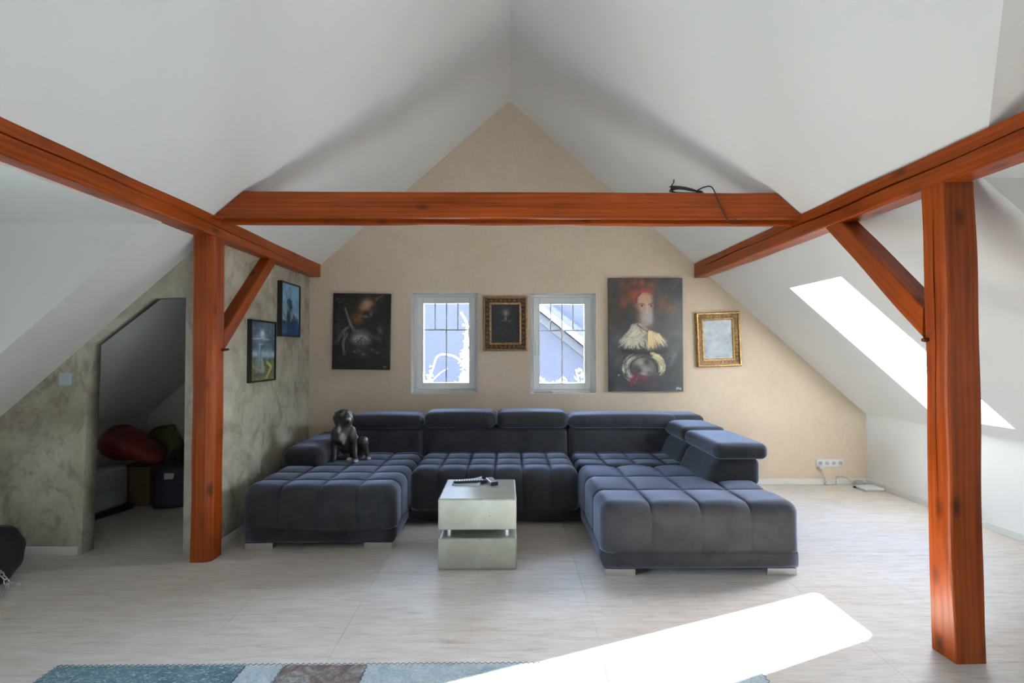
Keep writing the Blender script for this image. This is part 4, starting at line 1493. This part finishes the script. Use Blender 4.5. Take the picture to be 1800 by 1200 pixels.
# charger plugged below the first gang with its cable running along the baseboard
ch = thing('charger', 'small white charger hanging at the wall socket with a thin cable', 'charger', (3.29, YB - .03, .14))
place('body', bm_box((-.028, -.02, .028), (.012, .02, .058), .004, 2), M['plastic_white'], ch, False, True)
cab = [(3.285, 5.106, .168), (3.29, 5.10, .14), (3.315, 5.102, .085), (3.325, 5.095, .04), (3.305, 5.09, .012), (3.33, 5.085, .006), (3.325, 5.10, .045), (3.305, 5.10, .05), (3.315, 5.08, .008),
       (3.36, 5.09, .006), (3.43, 5.095, .012), (3.44, 5.105, .055), (3.46, 5.112, .085), (3.51, 5.112, .088), (3.56, 5.10, .065), (3.585, 5.06, .03)]
cab = [(a, min(b_, 5.115), max(c_, .005)) for a, b_, c_ in cab]
o = place('cable', bm_tube(spline(cab, 6), .0028, 6), M['cable_grey'], None, True)
tag(o, 'thin pale cable sagging from the wall socket to the floor corner', 'cable')
rt = thing('router', 'flat white box lying on the floor in the far right corner', 'box', (3.655, 4.93, 0), (0, 0, .05))
place('body', bm_box((-.100, -.075, .004), (.100, .075, .030), .006, 2), M['plastic_white'], rt, False, True)
place('seam', bm_box((-.1008, -.0758, .014), (.1008, .0758, .0155)), M['plastic_grey'], rt, False, True)
place('plug', bm_box((-.118, .04, .008), (-.1, .06, .022), .002, 1), M['black'], rt, False, True)
for sx in (-1, 1):
    for sy in (-1, 1):
        place('foot', bm_tube([(sx * .08, sy * .055, 0), (sx * .08, sy * .055, .005)], .008, 8), M['plastic_grey'], rt, False, True)
pts = []
for i in range(60):
    a = i * .62
    pts.append((3.655 + (.045 + .018 * math.sin(i * 1.3)) * math.cos(a), 5.055 + (.028 + .01 * math.cos(i * 2.1)) * math.sin(a), .012 + .05 * (i % 9) / 9 * abs(math.sin(i * .7)) + .004))
o = place('cable_bundle', bm_tube(spline(pts, 3), .0030, 5), M['cable_grey'], None, True)
tag(o, 'tangled pale cable bundle behind the flat white box', 'cable')

# folded metal-coloured gadget on the sill of the right window
st = thing('grey_strip', 'thin white and grey strip lying on the right window sill', 'strip', (.345, YB + .045, W2[2] + .0062))
place('blade_holder', bm_box((-.085, -.028, 0), (.135, -.002, .016), .004, 2), M['plastic_silver'], st, False, True)
place('cap', bm_box((-.092, -.03, .0), (-.06, .0, .022), .005, 2), M['plastic_white'], st, False, True)
place('grip', bm_box((.118, -.026, .014), (.136, -.004, .026), .004, 2), M['plastic_white'], st, False, True)

# black cable coiled over the collar beam
cc = thing('cable_coil', 'black cable coil draped over the collar beam', 'cable', (1.3, 3.32, 2.465))
pts = []
for i in range(130):
    a = i * 2 * math.pi / 26
    rr = .105 + .008 * math.sin(i * .9)
    pts.append((1.235 + rr * 1.05 * math.cos(a) + .004 * math.sin(i * .3), 3.325 + .05 * math.sin(a) + .006 * math.cos(i * .5), 2.470 + .062 * abs(math.sin(a / 2 + .3)) * (.75 + .25 * math.sin(i * .13))))
place('loops', bm_tube(pts, .0042, 6), M['rubber'], cc, True)
tail = [(1.30, 3.34, 2.50), (1.345, 3.30, 2.515), (1.375, 3.262, 2.505), (1.395, 3.245, 2.46), (1.42, 3.242, 2.39), (1.45, 3.242, 2.32), (1.475, 3.245, 2.275), (1.51, 3.25, 2.256), (1.535, 3.255, 2.266), (1.54, 3.26, 2.283)]
place('hanging_end', bm_tube(spline(tail, 6), .0042, 6), M['rubber'], cc, True)
place('free_end', bm_tube(spline([(1.13, 3.31, 2.50), (1.12, 3.30, 2.52), (1.135, 3.298, 2.545), (1.137, 3.298, 2.565)], 5), .0042, 6), M['rubber'], cc, True)
place('tie', bm_tube([(1.11, 3.30, 2.495), (1.125, 3.29, 2.515), (1.14, 3.30, 2.50), (1.125, 3.325, 2.488)], .003, 6, True), M['black'], cc, True)

# ------------------------------------------------------------------ black heavy bag at the left edge
def heavy_bag():
    cy, R, x1 = 2.93, .185, -2.975
    root = thing('heavy_bag', 'black leather punching bag lying at the left edge with steel chains', 'punching bag', (-3.3, cy, 0))
    prof = [(.02, .62), (.10, .625), (.155, .615), (.172, .60), (.183, .57), (.178, .555), (.185, .53), (.187, .45), (.178, .42), (.187, .39), (.187, .1), (.187, -.1), (.17, -.16), (.02, -.17)]
    prof = [(r, z) for r, z in prof][::-1]
    bm = bm_lathe(prof, 40, None, Matrix.Translation((x1 - .62, cy, R)) @ Matrix.Rotation(math.pi / 2, 4, 'Y'))
    for v_ in bm.verts:
        if v_.co.x > x1 - .1:
            a = math.atan2(v_.co.z - R, v_.co.y - cy)
            s = 1 + .03 * math.sin(a * 9)
            v_.co.y = cy + (v_.co.y - cy) * s
            v_.co.z = max(.0, R + (v_.co.z - R) * s)
        v_.co.z = max(v_.co.z, .001)
    place('bag_body', bm, M['leather'], root, True)
    bm = bm_lathe([(.1885, .30), (.1895, .30), (.1895, .36), (.1885, .36)], 40, None, Matrix.Translation((x1 - .62, cy, R)) @ Matrix.Rotation(math.pi / 2, 4, 'Y'))
    for v_ in bm.verts: v_.co.z = max(v_.co.z, .0005)
    place('strap', bm, M['leather'], root, True)
    # printed mark on the side turned to the room
    a0 = math.radians(196)
    mk = bmesh.new()
    pr = [(x1 - .155 + dx, cy + .1885 * math.cos(a0 + da), R - .1885 * math.sin(a0 + da) * -1 * -1) for dx, da in ()]
    def on_bag(x, a, r=.1892):
        return (x, cy - r * math.cos(a), R + r * math.sin(a))
    for (xa, xb, aa, ab) in ((-.150, -.118, -.02, .10), (-.138, -.126, .10, .15)):
        vs_ = [mk.verts.new(on_bag(x1 + x, a)) for x, a in ((xa, aa), (xb, aa), (xb, ab), (xa, ab))]
        mk.faces.new(vs_)
    bmesh.ops.solidify(mk, geom=mk.faces[:], thickness=.001)
    place('printed_mark', mk, M['violet_print'], root)
    def link(c, d, nrm, Lk=.034, r=.0032):
        d = Vector(d).normalized(); nrm = Vector(nrm); nrm = (nrm - d * nrm.dot(d)).normalized()
        p = []
        for k in range(16):
            a = 2 * math.pi * k / 16
            p.append(Vector(c) + d * math.cos(a) * Lk / 2 + nrm * math.sin(a) * Lk * .3)
        return bm_tube(p, r, 6, True)
    def chain(path):
        P = spline(path, 14)
        acc, last, k = 0, P[0], 0
        for p in P[1:]:
            acc += (p - last).length
            if acc > .025:
                place('chain_link', link((p + last) / 2, p - last, (0, .3, 1) if k % 2 else (0, 1, -.3)), M['steel'], root, True)
                k += 1; acc = 0
            last = p
    chain([(x1 - .10, cy - .05, R + .195), (x1 - .03, cy - .06, R + .190), (x1 + .012, cy - .07, R + .165), (x1 + .03, cy - .07, R + .11), (x1 + .036, cy - .07, R + .06)])
    chain([(x1 + .02, cy - .07, .19), (x1 + .09, cy - .09, .14), (x1 + .135, cy - .10, .10), (x1 + .14, cy - .10, .05), (x1 + .12, cy - .11, .008)])
    chain([(x1 + .145, cy - .10, .09), (x1 + .175, cy - .10, .085), (x1 + .205, cy - .10, .075)])
heavy_bag()

# ------------------------------------------------------------------ rug
RUG = thing('rug', 'blue patchwork rug with zigzag-stitched faded patches', 'rug', (-.44, 1.25, 0))
def rugmat(name, c1, c2, c3, lines=0.0):
    t = NT(name).set(Roughness=.95)
    v = t.coords('World')
    n = t.noise(t.coords('World', (1, 1, 1)), 9, 7, .75, 1.6)
    c = t.ramp(n, [(.32, c1), (.5, c2), (.66, c3)])
    f = t.ramp(t.noise(v, 95, 4, .7), [(.3, (.62, .62, .62, 1)), (.6, (1, 1, 1, 1))])
    c = t.mix(.8, c, f, 'MULTIPLY')
    if lines:
        w = t.ramp(t.noise(t.coords('World', (6, 16, 1)), 3, 6, .7, 3.0), [(.54, 0.0), (.60, 1.0)])
        c = t.mix(t.mix(1.0, w, (lines, lines, lines, 1), 'MULTIPLY'), c, (.42, .46, .45, 1))
    t.color(c)
    t.bump(t.noise(v, 160, 4), .5, .004)
    return t.m
RM = [rugmat('rug_teal', (.035, .09, .125, 1), (.075, .165, .20, 1), (.14, .24, .26, 1), .8),
      rugmat('rug_brown_blue', (.08, .058, .048, 1), (.17, .135, .115, 1), (.34, .38, .40, 1)),
      rugmat('rug_light_blue', (.25, .33, .37, 1), (.37, .44, .475, 1), (.48, .53, .54, 1)),
      rugmat('rug_pale', (.33, .42, .47, 1), (.46, .54, .58, 1), (.56, .61, .62, 1))]
STM = plain('stitch_yarn', (.10, .16, .18, 1), .9, bumpscale=40)
xb_ = [-1.986, -1.157, -.985, -.62, .43, 1.104]
yb_ = [2.210, 1.60, .95, .30]
order = [[0, 2, 1, 2, 3], [2, 3, 0, 0, 1], [1, 0, 3, 2, 0]]
for j in range(3):
    for i in range(5):
        place('rug_patch', bm_box((xb_[i] + .001, yb_[j + 1] + .001, .0005), (xb_[i + 1] - .001, yb_[j] - .001, .0075), .002, 1), RM[order[j][i]], RUG)
def zigzag(p, q, step=.013, amp=.006):
    p, q = Vector(p), Vector(q)
    n = max(2, int((q - p).length / step))
    side = Vector((-(q - p).y, (q - p).x, 0)).normalized()
    return [p.lerp(q, k / n) + side * (amp if k % 2 else -amp) for k in range(n + 1)]
sb = bmesh.new()
bm_tube(zigzag((xb_[0], 2.212, .0078), (xb_[-1], 2.212, .0078)), .0016, 4, bm=sb)
for x in xb_:
    bm_tube(zigzag((x, 2.20, .0078), (x, 1.2, .0078)), .0016, 4, bm=sb)
o = place('stitching', sb, STM, RUG)
o['kind'] = 'stuff'

# ------------------------------------------------------------------ closet under the slope
def lump(parts, voxel=.012, it=8):
    from mathutils import Euler
    bm = bmesh.new()
    for c, r, e in parts:
        bm_ellipsoid(c, r, 18, 12, Euler(e), bm)
    return remeshed(bm, voxel, it, .5)
ht = thing('heater', 'grey slotted heater standing in the dark closet', 'heater', (-3.46, 4.22, 0), (0, 0, -.25))
bm = bm_box((-.075, -.20, .04), (.075, .20, .40), .05, 4)
hb = place('body', bm, M['plastic_grey'], ht, False, True)
place('base', bm_box((-.095, -.22, 0), (.095, .22, .045), .012, 2), M['black'], ht, False, True)
for i in range(9):
    place('grille_slat', bm_box((.0745, -.15, .16 + i * .022), (.084, .13, .172 + i * .022), .002, 1), M['plastic_silver'], hb, False, True)
for i in range(9):
    place('grille_slat', bm_box((-.055, -.2085, .16 + i * .022), (.055, -.1995, .172 + i * .022), .002, 1), M['plastic_silver'], hb, False, True)
cb = thing('cardboard_box', 'brown cardboard box under the red bag in the closet', 'box', (-3.36, 4.64, 0), (0, 0, .04))
place('carton', bm_box((-.15, -.17, 0), (.13, .17, .345), .003, 1), M['cardboard'], cb, False, True)
place('flap', bm_box((-.15, -.17, .345), (.13, -.01, .350), .001, 1), M['cardboard'], cb, False, True)
place('flap', bm_box((-.15, .01, .345), (.13, .17, .350), .001, 1), M['cardboard'], cb, False, True)
o = place('red_bag', lump([((-3.47, 4.50, .56), (.20, .20, .15), (0, .2, 0)), ((-3.33, 4.52, .50), (.20, .18, .10), (0, .35, .1)), ((-3.22, 4.50, .44), (.10, .12, .06), (0, .4, 0)), ((-3.52, 4.52, .66), (.10, .12, .07), (0, 0, 0))]), M['red_cloth'])
tag(o, 'slumped red nylon bag lying on the cardboard box in the closet', 'bag')
o = place('cloth_sack', lump([((-3.46, 4.96, .46), (.16, .09, .20), (.1, .3, .2)), ((-3.34, 4.97, .42), (.10, .08, .16), (0, -.3, 0)), ((-3.38, 4.97, .60), (.05, .05, .07), (0, .4, 0)), ((-3.42, 4.97, .25), (.18, .11, .26), (0, 0, 0))]), M['yellow_cloth'])
tag(o, 'olive yellow sack at the back of the closet', 'bag')
def shopper(name, label, loc, rz, w, d, h, mat, handles=True, mark=False):
    r = thing(name, label, 'bag', loc, (0, 0, rz))
    bm = cushion((-w / 2, -d / 2, 0), (w / 2, d / 2, h), .05, 14, 12, nz=12)
    for v_ in bm.verts:
        f = v_.co.z / h
        v_.co.x *= 1 - .10 * f
        v_.co.y *= 1 - .25 * f
        v_.co.x += .012 * math.sin(v_.co.z * 22 + v_.co.y * 9)
        v_.co.y += .012 * math.sin(v_.co.z * 17 + v_.co.x * 13)
    place('bag_body', bm, mat, r, True, True)
    if handles:
        for s in (-1, 1):
            y = s * d * .30
            place('handle', bm_tube(spline([(-w * .25, y, h - .03), (-w * .24, y * .9, h + .08), (-w * .10, y * .7, h + .145), (w * .10, y * .7, h + .145), (w * .24, y * .9, h + .08), (w * .25, y, h - .03)], 6), .009, 8), M['black_cloth'], r, True, True)
    if mark:
        place('printed_mark', bm_box((-.10, -d / 2 * .80 - .012, h * .72), (-.02, -d / 2 * .80 + .004, h * .87), .003, 1), M['white_print'], r, False, True)
    return r
shopper('tote_bag', 'navy nylon bag with a white print in the closet', (-2.965, 4.53, 0), .2, .40, .28, .36, M['navy_cloth'], True, True)
shopper('tote_bag', 'black handled bag standing behind the navy bag', (-2.72, 4.93, 0), .05, .40, .24, .43, M['black_cloth'], True)
shopper('backpack', 'dark green-black backpack leaning behind the red bag', (-3.08, 4.98, 0), -.1, .24, .2, .52, plain('dark_green_nylon', (.014, .024, .018, 1), .6, bumpscale=18, bump=.3), False)

# ------------------------------------------------------------------ outdoors beyond the gable windows
struct('wall_storey_light_block', bm_box((XKL - .2, YF - .25, -6), (XKR + .2, YB + .3, -.125)), M['lavender'])  # unseen block under the room, added to stop light bouncing off the ground
o = place('ground', bm_box((-40, -40, -6.2), (40, 60, -6.0)), M['ground'])
o['kind'] = 'structure'
struct('wall_bounce_slab', bm_box((-6, YB + .3, -.40), (6, 9.2, -.28)), M['bounce_slab'])  # added sunlit slab, out of view, bounces light up through the windows
nb = thing('neighbour_house', 'pale lavender house seen through both windows', 'building', (0, 15.2, -6))
def nbp(nm, bm, mat):
    return place(nm, bm, mat, nb)
nbp('wall', bm_box((-16, 14.0, -6), (14, 17, 4.6)), M['lavender'])
nbp('roof', bm_box((-16.3, 13.8, 4.6), (14.3, 17.2, 4.78)), M['roof_tile'])
# side wing whose verge slopes down to the right across the right window
sl = .80
def strip(z_off0, z_off1, y0, y1):
    # band following z = 2.62 - sl*x at x = 0
    f = lambda x, o_: 3.26 - sl * x + o_
    bm = bmesh.new()
    vv = []
    for y in (y0, y1):
        for x, o_ in ((-1.2, z_off0), (10, z_off0), (10, z_off1), (-1.2, z_off1)):
            vv.append(bm.verts.new((x, y, f(x, o_))))
    for q in ((0, 1, 2, 3), (7, 6, 5, 4), (0, 4, 5, 1), (1, 5, 6, 2), (2, 6, 7, 3), (3, 7, 4, 0)):
        bm.faces.new([vv[i] for i in q])
    return bm
nbp('roof_edge', strip(.17, .40, 13.52, 14.0), M['roof_tile'])
nbp('barge_board', strip(-.02, .17, 13.46, 13.52), M['fascia'])
nbp('soffit_shadow', strip(-.30, -.02, 13.88, 14.0), M['soffit_shadow'])  # dark strip on the wall stands for the verge's shadow and soffit

def shrub(label, base, stems, leaf_mats, seed, dens=1.0):
    rd = random.Random(seed)
    root = thing('shrub', label, 'plant', base)
    B = Vector(base)
    for st_, r0 in stems:
        P = spline([Vector(p) - B for p in st_], 6)
        place('stem', bm_tube(P, [r0 * (1 - .6 * i / len(P)) for i in range(len(P))], 6), M['twig'], root, True, True)
    for mat, spots, size in leaf_mats:
        bm = bmesh.new()
        for (c, spread, n) in spots:
            for _ in range(int(n * dens)):
                p = Vector(c) - B + Vector((rd.gauss(0, spread[0]), rd.gauss(0, spread[1]), rd.gauss(0, spread[2])))
                a = rd.uniform(0, 6.28); e = rd.uniform(-1, 1); s = size * rd.uniform(.7, 1.3)
                d = Vector((math.cos(a) * math.cos(e), math.sin(a) * math.cos(e), math.sin(e)))
                w_ = d.cross(Vector((rd.uniform(-1, 1), rd.uniform(-1, 1), .6))).normalized()
                nrm = d.cross(w_) * .15
                v_ = [bm.verts.new(p + q * s) for q in (-d * .5, w_ * .28 + nrm, d * .6, -w_ * .28 + nrm)]
                bm.faces.new((v_[0], v_[1], v_[2])); bm.faces.new((v_[0], v_[2], v_[3]))
        lo_ = place('leaves', bm, mat, root, False, True)
        lo_['kind'] = 'stuff'
    return root
YS = 6.6
shrub('pale climbing shrub with an orange bloom outside the left window', (-.62, YS, -.278),
      [([(-.50, YS, -.278), (-.55, YS, .2), (-.53, YS, .6), (-.52, YS, 1.1), (-.56, YS, 1.45), (-.54, YS, 1.75), (-.62, YS, 1.92)], .03),
       ([(-.50, YS, 1.15), (-.70, YS, 1.32), (-.92, YS, 1.34), (-1.0, YS, 1.15), (-1.08, YS, .92)], .014),
       ([(-1.05, YS, .95), (-.90, YS, 1.10), (-.80, YS, 1.16)], .008)],
      [(M['leaf'], [((-.55, YS, .95), (.05, .05, .10), 60), ((-.56, YS, 1.30), (.045, .05, .12), 50), ((-.54, YS, 1.55), (.03, .04, .10), 24), ((-1.04, YS, 1.08), (.02, .03, .08), 16), ((-1.1, YS, .84), (.05, .05, .05), 30)], .07),
       (M['leaf_orange'], [((-1.08, YS, .94), (.045, .04, .03), 34)], .06)], 31)
shrub('pale shrub with yellow leaves outside the right window', (.85, YS, -.278),
      [([(.75, YS, -.278), (.72, YS, .1), (.70, YS, .4), (.72, YS, 1.02)], .025), ([(.98, YS, -.278), (1.0, YS, .4), (.98, YS, .9), (.93, YS, 1.15)], .015)],
      [(M['leaf_yellow'], [((.46, YS, .93), (.05, .04, .04), 50), ((.72, YS, .95), (.05, .04, .06), 24)], .06),
       (M['leaf'], [((1.0, YS, .93), (.05, .04, .09), 40), ((.72, YS, .9), (.06, .04, .05), 26), ((.55, YS, .85), (.12, .05, .04), 30)], .06)], 32)

# ------------------------------------------------------------------ groups of like things
for base, grp in (('purlin', 'purlins under the roof slopes'), ('timber_post', 'posts under the purlins'), ('timber_brace', 'braces between post and purlin'),
                  ('wooden_peg', 'wooden pegs in the timber frame'), ('framed_painting', 'framed pictures on the walls'), ('painting', 'unframed canvases on the tan wall'),
                  ('paper_sheet', 'papers on the coffee table'), ('remote_control', 'remote controls on the coffee table'), ('tote_bag', 'handled bags in the closet'),
                  ('shrub', 'shrubs outside the windows')):
    for ob in bpy.data.objects:
        if ob.name.split('.')[0] == base and ob.parent is None:
            ob['group'] = grp
